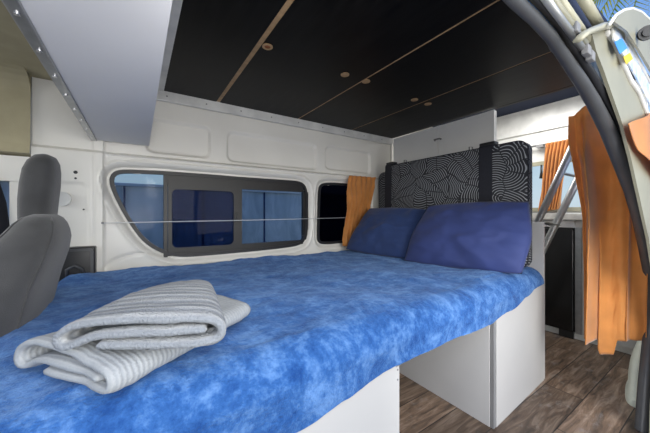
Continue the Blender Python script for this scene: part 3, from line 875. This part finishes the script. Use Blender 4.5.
# ---------------- towels ----------------
def ribbon_towel(name, path, thick, depth, seed, label, taper=0.0, skew=0.0, sag=0.0, tm='towel', ribh=.0011):
    """folded towel: 'path' is the fold line in (s, h) section, swept along depth"""
    # resample the path smoothly
    pts = [Vector(p) for p in path]
    for _ in range(3):
        q = [pts[0]]
        for i in range(len(pts)-1):
            a, b = pts[i], pts[i+1]; q.append(a*.75+b*.25); q.append(a*.25+b*.75)
        q.append(pts[-1]); pts = q
    # arc length resample
    Ls = [0]
    for i in range(1, len(pts)): Ls.append(Ls[-1]+(pts[i]-pts[i-1]).length)
    n = int(Ls[-1]/.007); P2 = []
    k = 0
    for i in range(n+1):
        t = Ls[-1]*i/n
        while k < len(Ls)-2 and Ls[k+1] < t: k += 1
        f = (t-Ls[k])/max(1e-9, Ls[k+1]-Ls[k]); P2.append(pts[k].lerp(pts[k+1], f))
    m = 40
    bm = bmesh.new(); uvl = bm.loops.layers.uv.new('UVMap')
    loop = []; N_ = []
    for i, p in enumerate(P2):
        a = P2[max(0, i-1)]; b = P2[min(n, i+1)]; t = (b-a).normalized(); N_.append(Vector((-t.y, t.x)))
    h = thick/2
    outl = []
    for i in range(n+1): outl.append((P2[i]+N_[i]*h, i*Ls[-1]/n, N_[i]))
    t_end = (P2[-1]-P2[-2]).normalized(); outl.append((P2[-1]+t_end*h*.8, Ls[-1], t_end))
    for i in range(n, -1, -1): outl.append((P2[i]-N_[i]*h, i*Ls[-1]/n, -N_[i]))
    t0 = (P2[0]-P2[1]).normalized(); outl.append((P2[0]+t0*h*.8, 0, t0))
    rings = []
    smax = max(p.x for p in P2); smin = min(p.x for p in P2)
    for j in range(m+1):
        v = j/m
        # round the front & back cut edges by pinching the section there
        ed = min(v, 1-v)*m
        pin = 1.0 if ed > 3 else (.45, .80, .93, .98)[int(ed)]
        ring = []
        for idx, (p, L_, nn) in enumerate(outl):
            base = p - nn*h*(1-pin)
            s = base.x; z = base.y
            sn = (s-smin)/(smax-smin)-.5
            s2 = s*(1-taper*v) + skew*v
            wob = .004*fbm((s*1.3, v*1.5, seed), 4, 2)
            z2 = z*(1 - .10*v) + wob - sag*0 + .006*math.sin(v*5+seed)*(z/.08)
            vv = v*depth + .006*fbm((z*9, s*6, seed+3), 2.2, 2) + .012*math.sin(s*9+seed)
            # rib weave as real relief
            rib = ribh*math.sin(vv*2*PI/.0145)
            ring.append(bm.verts.new((s2+nn.x*rib, vv, max(.001, z2+nn.y*rib+.002))))
        rings.append(ring)
    K = len(outl)
    for j in range(m):
        for i in range(K):
            i2 = (i+1) % K
            f = bm.faces.new((rings[j][i], rings[j][i2], rings[j+1][i2], rings[j+1][i]))
            uv = [(outl[i][1], j), (outl[i2][1], j), (outl[i2][1], j+1), (outl[i][1], j+1)]
            for lp, (a, b) in zip(f.loops, uv): lp[uvl].uv = (a, b/m*depth*1.0)
    def cap(ring):
        for i in range(n):
            a, b = i, i+1; c, d = 2*n+2-i-1+0, 2*n+2-i
            # outl indices: top 0..n, end n+1, bottom n+2..2n+2, start 2n+3
            bi = 2*n+2-i
            try: bm.faces.new((ring[i], ring[i+1], ring[bi-1], ring[bi]))
            except Exception: pass
        try:
            bm.faces.new((ring[n], ring[n+1], ring[n+2])); bm.faces.new((ring[0], ring[2*n+2], ring[2*n+3]))
        except Exception: pass
    cap(rings[0]); cap(rings[-1])
    o = obj(name, bm, M[tm], smooth=True)
    tag(o, label, 'towel', 'folded towels on the blue blanket')
    return o
# top towel: spiral fold
T = .017
pathA = [(-.065, .010), (.09, .009), (.122, .010), (.134, .020), (.134, .038), (.120, .050), (.09, .054), (0, .057), (-.09, .050), (-.122, .040), (-.136, .025), (-.130, .010), (-.115, .008), (-.098, .016), (-.07, .028), (0, .032), (.08, .033), (.104, .033)]
pathB = [(a*.76, .002+b*1.0) for a, b in [(-.06, .010), (.10, .010), (.150, .010), (.165, .022), (.155, .040), (.10, .044), (0, .052), (-.08, .056), (-.135, .050), (-.158, .030), (-.15, .012), (-.13, .010), (-.11, .020), (-.05, .030), (.02, .028), (.08, .026), (.12, .026)]]
tB = ribbon_towel('folded_towel', pathB, .015, .375, 2.0, 'lower grey-white folded towel lying on the blue blanket under the other', taper=.0, skew=.02, tm='towel_plain', ribh=.0004)
tA = ribbon_towel('folded_towel', pathA, .0165, .31, 5.0, 'upper grey-white ribbed towel folded on top of the other', taper=.45, skew=-.06)
def place(o, origin, sdir, vdir=None, tilt=0.0):
    s = Vector(sdir).normalized(); z = Vector((0, 0, 1))
    v = z.cross(s)
    o.matrix_world = Matrix.Translation(Vector(origin)) @ Matrix((s, v, z)).transposed().to_4x4() @ Matrix.Rotation(tilt, 4, 'X')
# lower towel: front edge runs from left corner (12,368) to right corner (~112,400)
place(tB, (-.116, .640, BZ+.008), (.65, -.76, 0))
place(tA, (.006, .572, BZ+.068), (.24, -.135, 0), tilt=-.02)

# ---------------- cab seat ----------------
st = empty('driver_seat', (-.33, 1.28, FLOOR)); SX = .075
def blob(secs, seg=28, power=2.6):
    """loft of super-ellipse sections: (z, cx, cy, rx, ry)"""
    bm = bmesh.new(); rings = []
    for (z, cx_, cy_, rx, ry) in secs:
        ring = []
        for k in range(seg):
            a = 2*PI*k/seg; c, s = math.cos(a), math.sin(a)
            ring.append(bm.verts.new((cx_+rx*math.copysign(abs(c)**(2/power), c), cy_+ry*math.copysign(abs(s)**(2/power), s), z)))
        rings.append(ring)
    for i in range(len(rings)-1):
        for k in range(seg):
            bm.faces.new((rings[i][k], rings[i][(k+1) % seg], rings[i+1][(k+1) % seg], rings[i+1][k]))
    bm.faces.new(rings[0][::-1]); bm.faces.new(rings[-1])
    return bm
sy = 1.29
RE = sy+.228
back = [(z, x, RE-ry-.085*sstep(-.12, .01, z), rx, ry) for z, x, rx, ry in ((-.60, -.47, .07, .25), (-.50, -.455, .085, .262), (-.35, -.42, .09, .265), (-.20, -.385, .085, .262), (-.13, -.362, .080, .240), (-.08, -.350, .074, .205), (-.055, -.345, .066, .170), (-.03, -.342, .056, .140), (-.012, -.340, .042, .118), (.0, -.34, .02, .09))]
sb_ = back = [(a, b+SX, c, d, e) for a, b, c, d, e in back]
P(obj('backrest', blob(back), M['seat'], smooth=True), st)
for ang in (236, 318):
    c_, s_ = math.cos(math.radians(ang)), math.sin(math.radians(ang))
    pts = [(b+d*math.copysign(abs(c_)**(2/2.6), c_), c+e*math.copysign(abs(s_)**(2/2.6), s_), a) for a, b, c, d, e in back[:-1]]
    P(obj('seam', tube(pts, .0030, 6), M['seat'], smooth=True), st)
head = [(z, x, sy+.085, rx, ry) for z, x, rx, ry in ((-.09, -.368, .035, .085), (-.05, -.366, .040, .095), (0, -.364, .043, .100), (.05, -.362, .045, .102), (.10, -.358, .046, .100), (.15, -.354, .044, .090), (.18, -.350, .038, .075), (.20, -.346, .026, .055), (.207, -.345, .010, .03))]
head = [(a, b+SX, c, d, e) for a, b, c, d, e in head]
P(obj('headrest', blob(head), M['seat'], smooth=True), st)
P(obj('seat_cushion', box((-.95, sy-.25, -.62), (-.47, sy+.25, -.46), .05, 4), M['seat'], smooth=True, angle=50), st)
P(obj('base', box((-.90, sy-.22, FLOOR), (-.50, sy+.22, -.62), .01), M['black']), st)
tag(st, 'dark grey fabric cab seat with tall headrest beyond the bed', 'seat')
# seat belt
bm = tube([(-.55, 1.86, .20), (-.50, 1.80, .05), (-.46, 1.72, -.15), (-.45, 1.62, -.40)], .022, 8, flat=(1, .12))
o = obj('seat_belt', bm, M['strap'], smooth=True); tag(o, 'black seat belt running down behind the headrest by the cab window', 'belt')

# ---------------- orange curtains ----------------
def curtain(name, fn, nu, nv, label, tie=None, group='orange curtains'):
    bm = bmesh.new(); g = [[bm.verts.new(fn(i/nu, j/nv)) for j in range(nv+1)] for i in range(nu+1)]
    for i in range(nu):
        for j in range(nv): bm.faces.new((g[i][j], g[i+1][j], g[i+1][j+1], g[i][j+1]))
    o = obj(name, bm, M['curtain'], smooth=True)
    md = o.modifiers.new('thick', 'SOLIDIFY'); md.thickness = .0025
    tag(o, label, 'curtain', group)
    return o
# big one by the door (hangs across at X ~ 1.75)
def fn_big(u, v):
    # u: 0 = window side (large Y) -> 1 = door side
    ytop = .500 - .226*u; ybot = .452 - .176*u
    k = sstep(0, .5, v)
    y = ytop*(1-k)+ybot*k
    ph = u*4.6 + .35*math.sin(u*7)
    amp = (.010+.034*sstep(.02, .25, v))*(.7+.5*math.sin(u*5+1))
    sn_ = math.sin(ph*PI + .6*math.sin(v*3) + .9*v)
    x = 1.76 + .19*u + amp*1.35*(sn_*.45+.55*math.copysign(abs(sn_)**3, sn_)) + .007*math.sin(ph*2.1*PI+1+v*2)*sstep(0, .3, v)
    y += .012*math.cos(ph*PI*1.0+v*1.5)*sstep(0, .3, v)
    zt = .478 + .045*sstep(0, .28, u) - .01*sstep(.3, 1, u)
    zb = -.605 - .070*sstep(.27, .33, u)*(1-sstep(.47, .53, u)) + .02*u
    z = zt*(1-v)+zb*v
    # puckered diagonal folds near the top corner
    x += .016*math.exp(-((v-.13)/.06)**2)*math.sin(u*22-v*18)
    x += .006*fbm((u*3, v*6, 1), 1.5, 3)
    x += .045*math.exp(-((u-.30-.02*math.sin(v*4))/.016)**2)*sstep(.45, .75, v)
    return (x, y, z)
curtain('curtain', fn_big, 130, 90, 'long orange curtain hanging beside the door seal')
# small one at the rear window
ra = onX(545, 144, 2.84); rb = onX(574, 138.5, 2.84)
def fn_rear(u, v):
    a = onX(546+27*u, 143.5-5*u, 2.84); b = onX(539.5+20*u, 212-3*u, 2.84)
    k = v**.8
    y = a.y*(1-k)+b.y*k; z = a.z*(1-v)+b.z*v
    x = 2.835 + (.010+.022*v)*math.sin(u*7*2*PI+1.2*math.sin(v*4+u*3)) + .004*fbm((u*5, v*5, 9), 1.3, 2)
    return (x, y, z)
curtain('curtain', fn_rear, 120, 40, 'short gathered orange curtain at the bright rear window')
# one at the small side window
def fn_side(u, v):
    a = onY(349+26*u, 175.5+2*u, 1.845); b = onY(343+23*u, 246, 1.845)
    x = a.x*(1-v)+b.x*v; z = a.z*(1-v)+b.z*v
    y = 1.845 + (.007+.008*v)*math.sin(u*6*2*PI+1.6*math.sin(v*9+u*4)) + .009*fbm((u*4, v*7, 19), 1.6, 3)
    return (x, y, z)
curtain('curtain', fn_side, 110, 40, 'crinkled orange curtain over the small dark side window')
# fourth: on the slid-back door
def fn_door(u, v):
    x = 1.12+.55*u; z = .405-.012*u-(.30+.12*u)*v
    y = .152 + .012*math.sin(u*5*2*PI+v)*1 
    return (x+.03*v, y, z)
# pole for rear curtain
rr = empty('curtain_rod', (2.86, .9, .58))
P(obj('rod', tube([onX(528, 147.4, 2.87), onX(590, 136.5, 2.87)], .008, 10), M['alu'], smooth=True), rr)
P(obj('end_bracket', box((2.855, onX(541, 146, 2.87).y-.02, onX(541, 146, 2.87).z-.014), (2.90, onX(541, 146, 2.87).y+.03, onX(541, 146, 2.87).z+.014), .004), M['edgegrey']), rr)
tag(rr, 'metal curtain rod above the bright rear window', 'rod')

# ---------------- overhead cupboard at rear ----------------
oc = empty('overhead_cupboard', (2.15, 1.4, .0))
X0 = 2.0
ysplit = X0/ (ray(438, 140).x/ray(438, 140).y)
P(obj('carcass', box((X0+.018, .962, -.04), (X0+.035, 1.86, .70), .001), M['trimwhite']), oc)
for (ya, yb) in ((.962, ysplit-.0015), (ysplit+.0015, 1.862)):
    d = P(obj('door', box((X0, ya, -.04), (X0+.017, yb, .703), .001), M['cupwhite']), oc)
c = onX(438, 140, X0)
bm = tube([(X0-.002, ysplit-.028, c.z), (X0-.018, ysplit-.024, c.z+.004), (X0-.018, ysplit+.022, c.z+.004), (X0-.002, ysplit+.026, c.z)], .0065, 8)
P(obj('catch', bm, M['edgegrey'], smooth=True), oc)
tag(oc, 'white two-door overhead cupboard above and behind the patterned cushions', 'cupboard')

# ---------------- kitchen at the rear ----------------
kt = empty('kitchen_cabinet', (2.8, 1.1, FLOOR))
KX = 2.66
fr0 = .99; fr1 = KX/(ray(574, 300).x/ray(574, 300).y)
P(obj('carcass', box((KX+.012, .30, FLOOR+.05), (2.885, fr1-.004, -.045)), M['benchgrey']), kt)
P(obj('carcass', box((KX+.012, fr0+.3, FLOOR+.05), (2.885, 1.86, -.045)), M['benchgrey']), kt)
P(obj('plinth', box((KX+.03, .30, FLOOR), (2.88, 1.86, FLOOR+.05)), M['trimwhite']), kt)
zz = [-.87, -.70, -.53, -.36, -.20, -.05]
ys = [.31, .50, fr1-.045]
for i in range(5):
    for j in range(2):
        P(obj('drawer', box((KX, ys[j]+.002, zz[i]+.002), (KX+.011, ys[j+1]-.002, zz[i+1]-.002), .001), M['benchgrey']), kt)
P(obj('edge_strip', box((KX-.002, fr1-.043, FLOOR+.05), (KX+.011, fr1-.006, -.10), .001), M['alu']), kt)
P(obj('rail', box((KX, fr1-.004, -.10), (KX+.012, 1.86, -.05)), M['benchgrey']), kt)
tag(kt, 'grey kitchen cabinet with small drawers below the rear window', 'cabinet')
wt = obj('worktop', box((KX-.02, .30, -.043), (2.89, 1.86, .004), .004), M['counter']); tag(wt, 'pale worktop on the grey kitchen cabinet under the rear window', 'worktop')
fg = empty('fridge', (2.78, 1.1, FLOOR))
P(obj('body', box((KX+.02, fr1, FLOOR+.051), (2.88, fr0+.29, -.105)), M['black']), fg)
P(obj('door', box((KX-.012, fr1+.002, FLOOR+.056), (KX+.019, fr0+.288, -.11), .004), M['fridge']), fg)
P(obj('foot_grille', box((KX, fr1+.004, FLOOR+.002), (KX+.02, fr1+.09, FLOOR+.054)), M['black']), fg)
tag(fg, 'black fridge door built into the grey kitchen cabinet', 'fridge')

# leaning tubular frame (grey)
tf = empty('tubular_frame', (2.15, .9, FLOOR))
def barpts(pA, pB, X, zlo, zhi):
    a = onX(*pA, X); b = onX(*pB, X); d = (b-a)/(b.z-a.z)
    return [a+d*(zlo-a.z), a+d*(zhi-a.z)]
b1 = barpts((539, 219), (575.5, 141), 2.10, -.90, .455)
b2 = barpts((543, 250), (581, 173), 2.24, -.90, .455)
for b in (b1, b2):
    P(obj('rail', tube(b, .0165, 12, flat=(1.25, .9)), M['steel'], smooth=True), tf)
for z in (.245, -.35, -.65):
    f1 = (z-b1[0].z)/(b1[1].z-b1[0].z); f2 = (z-.02-b2[0].z)/(b2[1].z-b2[0].z)
    P(obj('rung', tube([b1[0].lerp(b1[1], f1), b2[0].lerp(b2[1], f2)], .008, 10), M['steel'], smooth=True), tf)
f1 = (-.045-b1[0].z)/(b1[1].z-b1[0].z); f2 = (-.07-b2[0].z)/(b2[1].z-b2[0].z); q1 = b1[0].lerp(b1[1], f1); q2 = b2[0].lerp(b2[1], f2)
bm = bmesh.new(); bm_prism(bm, [q1+Vector((0, -.03, 0)), q2+Vector((0, -.03, 0)), q2+Vector((0, .03, 0)), q1+Vector((0, .03, 0))], (0, 0, -.006))
P(obj('tread', bm, M['alu']), tf)
tag(tf, 'grey tubular metal frame leaning diagonally before the rear window', 'frame')

# pale wheel arch cover
bm = bmesh.new()
secs = [(z, 2.30, .275+.5*(.07-ry*.0)*0, rx, ry) for z, rx, ry in ((FLOOR, .330, .080), (FLOOR+.030, .328, .079), (FLOOR+.036, .312, .070), (-.80, .300, .066), (-.75, .28, .060), (-.71, .245, .050), (-.675, .19, .038), (-.655, .12, .025), (-.648, .05, .012))]
bm = blob([(z, x, y+.038, rx, ry*.78) for z, x, y, rx, ry in secs], 36, 2.2)
o = obj('wheel_arch_cover', bm, M['arch'], smooth=True, angle=60); tag(o, 'pale green-grey rounded wheel arch cover on the floor beside door seal', 'cover')

# ---------------- sliding door / gutter pieces at upper right ----------------
def pxprism(name, poly, Y, d, m, root):
    return P(obj(name, prism([onY(x, y, Y) for x, y in poly], (0, d, 0)), m), root)
gt = empty('trim_8', (1.1, .25, .5)); struct(gt, 'cream and dark roof gutter strips above the door opening')
def strip(name, a, b, w, m, Y):
    """flat bar between two pixels on plane Y"""
    A = onY(*a, Y); B = onY(*b, Y)
    return P(obj(name, tube([A, B], w, 8, flat=(1, 1)), m, smooth=True), gt)
strip('seal_lip', (536, -14), (582, 48), .008, M['steel'], .235)
strip('gutter', (541, -14), (584, 44), .010, M['creamdark'], .236)
strip('gutter', (551, -10), (588, 42), .012, M['cream'], .238)
strip('channel', (560, -10), (590, 36), .013, M['navy'], .242)
strip('gutter', (577, -8), (597, 26), .016, M['cream'], .240)

sd = empty('sliding_door', (1.4, .2, -.2))
# main inner skin between seal and sticker band, curving with the seal
A_ = [(588, 36), (600, 31), (612, 45), (625, 78), (640, 108), (652, 140), (664, 180), (676, 240), (684, 300), (684, 460), (648, 470), (650, 400), (656, 330), (654, 290), (646, 240), (637, 200), (628, 160), (619, 125), (610, 100), (600, 72), (592, 52)]
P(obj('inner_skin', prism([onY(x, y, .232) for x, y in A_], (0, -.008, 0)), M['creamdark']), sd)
# raised rounded rib along the door edge
def ribpts(l, Y): return [onY(x, y, Y) for x, y in l]
P(obj('edge_rib', tube(ribpts([(606, 31), (614, 44), (622, 62), (630, 80), (638, 92), (646, 112), (654, 136)], .222), .0075, 10), M['trimwhite'], smooth=True), sd)
# band with stickers, the sky's reflection painted into its colour
B_ = [(611, 27), (621, 33), (632, 52), (643, 74), (656, 100), (668, 128), (656, 118), (645, 98), (634, 76), (622, 56), (612, 40)]
band = P(obj('edge_band', prism([onY(x, y, .214) for x, y in B_], (0, -.004, 0)), M['skyreflect']), sd)
P(obj('band_edge', tube(ribpts([(606, 27), (614, 24), (622, 31), (633, 51), (644, 72), (657, 98)], .210), .0055, 10), M['trimwhite'], smooth=True), sd)
P(obj('sticker', prism([onY(x, y, .208) for x, y in ((614, 42), (621.5, 38.5), (627, 48), (619.5, 54))], (0, -.0012, 0)), M['stickblue']), sd)
o = P(obj('sticker', prism([onY(x, y, .208) for x, y in ((623, 57), (629.5, 53), (632.5, 59), (626, 64.5))], (0, -.0012, 0)), M['stickyel']), sd)
# hinge arm bracket
P(obj('hinge_arm', tube(ribpts([(578, 40), (584, 34), (593, 30), (602, 27), (611, 25.5), (617, 31), (622, 41)], .216), [.010, .012, .014, .016, .014, .012, .007], 10, flat=(1, .6)), M['cream'], smooth=True), sd)
bm = bmesh.new()
for (x, y) in ((577, 28), (588, 50), (592, 56)):
    c = onY(x, y, .226); bm_box(bm, (c.x-.014, .222, c.z-.012), (c.x+.014, .236, c.z+.012), .003)
P(obj('roller', bm, M['edgegrey']), sd)
tag(sd, 'cream painted side door edge with stickers and hinge arm, right of the seal', 'door')
# upper rear flap with round rubber bumper
rf = empty('raised_flap', (1.3, .19, .5))
D_ = [(611, 23), (617, 14), (624, 10.5), (632, 9), (640, 12), (650, 21), (662, 34), (668, 90), (660, 92), (650, 73), (636, 50), (624, 32)]
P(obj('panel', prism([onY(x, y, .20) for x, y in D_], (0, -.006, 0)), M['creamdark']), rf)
P(obj('edge_rib', tube(ribpts([(609, 25), (616, 15), (624, 10), (632, 8.5), (641, 12), (651, 21), (664, 34)], .196), .004, 8), M['trimwhite'], smooth=True), rf)
c = onY(637, 37, .194)
nb = Vector((-.85, -.5, -.15)).normalized(); bm = bmesh.new(); disc(bm, c+nb*.004+Vector((0, -.016, 0)), nb, .020, .009, 28); disc(bm, c+nb*.013+Vector((0, -.016, 0)), nb, .012, .004, 24)
P(obj('bumper', bm, M['rubberblack'], smooth=True, angle=40), rf)
tag(rf, 'cream painted body flap with round black bumper against blue sky', 'body panel')
# orange curtain on slid-back door
def fn_door(u, v):
    top = onY(628+40*u, 124-19*u, .205); 
    bot = onY(640+40*u, 150+60*u, .205)
    p = top.lerp(bot, v)
    return (p.x, .205+.006*math.sin(u*4*PI+v*2), p.z)
curtain('curtain', fn_door, 40, 20, 'orange curtain corner on the slid-back door, right of the seal')

# ================= OUTSIDE =================
g = obj('ground', box((-30, -20, FLOOR-.55), (40, 30, FLOOR-.45)), M['ground']); struct(g, 'grey gravel ground outside')
fe = empty('fence', (1.5, 3.5, FLOOR-.45))
FY = 3.4
zf = FY*(214-188.0)/ray(135, 188).y
zf2 = FY*(214-192.)/ray(280, 192).y
P(obj('panel', box((-3, FY, FLOOR-.45), (9, FY+.05, (zf+zf2)/2-.0)), M['fence']), fe)
P(obj('cap_rail', box((-3, FY-.03, (zf+zf2)/2), (9, FY+.08, (zf+zf2)/2+.030), .004), M['cable']), fe)
for k in range(16):
    P(obj('seam', box((-3+.72*k, FY-.008, FLOOR-.45), (-3+.72*k+.018, FY, (zf+zf2)/2)), M['pillow']), fe)
tag(fe, 'blue panelled fence with white cap rail, seen through the side windows', 'fence')
# timber building seen through the cab window
bd = empty('timber_shed', (-2.6, 4.3, FLOOR-.45))
P(obj('wall', box((-6, 3.0, FLOOR-.45), (-.95, 3.1, 1.2)), M['brown']), bd)
P(obj('deck_board', box((-6, 2.9, -.6), (-.9, 2.99, -.08)), M['orangeplant']), bd)
tag(bd, 'dark brown timber building seen through the cab window behind the seat', 'building')
# palm tree behind the van
pt_ = empty('palm_tree', (9.2, 1.75, FLOOR-.45))
crown = Vector((8.9, 1.15, 5.35))
P(obj('trunk', tube([(9.9, .5, FLOOR-.45), (9.7, .6, 1.5), (9.3, .9, 3.6), crown], [.18, .15, .13, .12], 12), M['trunk'], smooth=True), pt_)
for k in range(16):
    az = 2*PI*k/16 + random.uniform(-.15, .15); el = random.uniform(.0, .5)
    d = Vector((math.cos(az), math.sin(az), 0)); L_ = 1.7
    bm = bmesh.new(); spine = []
    for i in range(15):
        t = i/14; spine.append(crown + d*L_*t + Vector((0, 0, el*t*1.5 - 1.7*t*t)))
    bm_tube(bm, spine, [.02*(1-.8*i/14) for i in range(15)], 5)
    for i in range(2, 15):
        for s in (-1, 1):
            for q in (0, .5):
                b = spine[i-1].lerp(spine[i], q); side = d.cross(Vector((0, 0, 1)))*s; tipp = b+side*.36+d*.22-Vector((0, 0, .14)); w = d*.022
                bm.faces.new([bm.verts.new(x) for x in (b-w, b+w, tipp)])
    P(obj('frond', bm, M['leaf']), pt_)
tag(pt_, 'green and yellow palm tree against blue sky beyond the van', 'tree')

# ================= LIGHT, WORLD, CAMERA =================
w = bpy.data.worlds.new('sky'); bpy.context.scene.world = w; w.use_nodes = True
N = w.node_tree.nodes; L = w.node_tree.links; bg = N['Background']
tc = N.new('ShaderNodeTexCoord'); sx = N.new('ShaderNodeSeparateXYZ'); L.new(tc.outputs['Generated'], sx.inputs[0])
rp = N.new('ShaderNodeValToRGB'); e = rp.color_ramp.elements
e[0].position = .0; e[0].color = (.80, .86, .90, 1); e[1].position = .55; e[1].color = (.03, .24, .80, 1)
k = e.new(.16); k.color = (.66, .82, .96, 1)
L.new(sx.outputs['Z'], rp.inputs['Fac']); L.new(rp.outputs['Color'], bg.inputs['Color']); bg.inputs['Strength'].default_value = 1.0

def area(name, loc, target, size, power, col=(1, 1, 1), size_y=None):
    l = bpy.data.lights.new(name, 'AREA'); l.energy = power; l.color = col; l.size = size
    if size_y: l.shape = 'RECTANGLE'; l.size_y = size_y
    o = bpy.data.objects.new(name, l); C.objects.link(o); o.location = loc
    o.rotation_euler = (Vector(target)-Vector(loc)).to_track_quat('-Z', 'Y').to_euler()
    return o
area('door_light', (.5, -1.7, 1.5), (.8, 1.0, -.3), 2.0, 85, (1, .98, .95), 1.6)
area('doorway_fill', (.3, -1.3, .15), (.9, 1.9, .3), 1.0, 15, (1, .97, .93), .5)  # unseen lamp added outside the door to soften interior shadows
area('shelf_fill', (-.1, -.1, -.05), (-.1, 1.0, .6), .5, 6.0, (1, .98, .96), .3)  # added uplight in place of bounce from the bed
area('aisle_fill', (1.1, -.9, .1), (1.9, .7, .0), .8, 13, (1, .97, .93), .8)  # no real lamp; put outside the door to brighten the long curtain
area('cupboard_fill', (.12, .32, .28), (2.0, 1.35, .45), .2, 2.6, (1, .98, .95))  # extra unseen lamp lifting the shadowed cupboard doors
area('low_fill', (.85, .12, -.50), (2.2, .9, -.7), .25, 3.0, (1, .98, .95), .4)  # unseen lamp put in to lighten the wheel arch cover and floor
area('rear_fill', (4.2, .9, .9), (1.8, 1.0, -.1), 1.4, 40, (1, .99, .97))  # added beyond the tailgate to brighten the dark rear zone
area('galley_fill', (2.4, 1.0, .90), (2.4, 1.0, 0), .4, 11, (1, .98, .95))  # no lamp hangs here; fill added to brighten the kitchen
area('cab_fill', (-2.2, 1.2, .5), (.3, 1.3, -.2), 1.0, 18, (1, .98, .95))  # unseen fill lamp shining rearwards from the cab end
sun = bpy.data.lights.new('sun', 'SUN'); sun.energy = 2.0; sun.angle = .02; sun.color = (1, .95, .86)
so_ = bpy.data.objects.new('sun', sun); C.objects.link(so_); so_.rotation_euler = Vector((-.2, -.35, -1.3)).to_track_quat('-Z', 'Y').to_euler()

cam = bpy.data.cameras.new('camera'); co = bpy.data.objects.new('camera', cam); C.objects.link(co)
cam.sensor_width = 36; cam.lens = 36*F/650; cam.shift_y = -(216.5-214.0)/650*1.0
cam.clip_start = .01
co.location = (0, 0, 0); co.rotation_euler = (PI/2, 0, -TH)
sc = bpy.context.scene; sc.camera = co
sc.view_settings.view_transform = 'Standard'; sc.view_settings.exposure = 0
sc.cycles.use_denoising = True
sc.cycles.max_bounces = 8; sc.cycles.transparent_max_bounces = 12
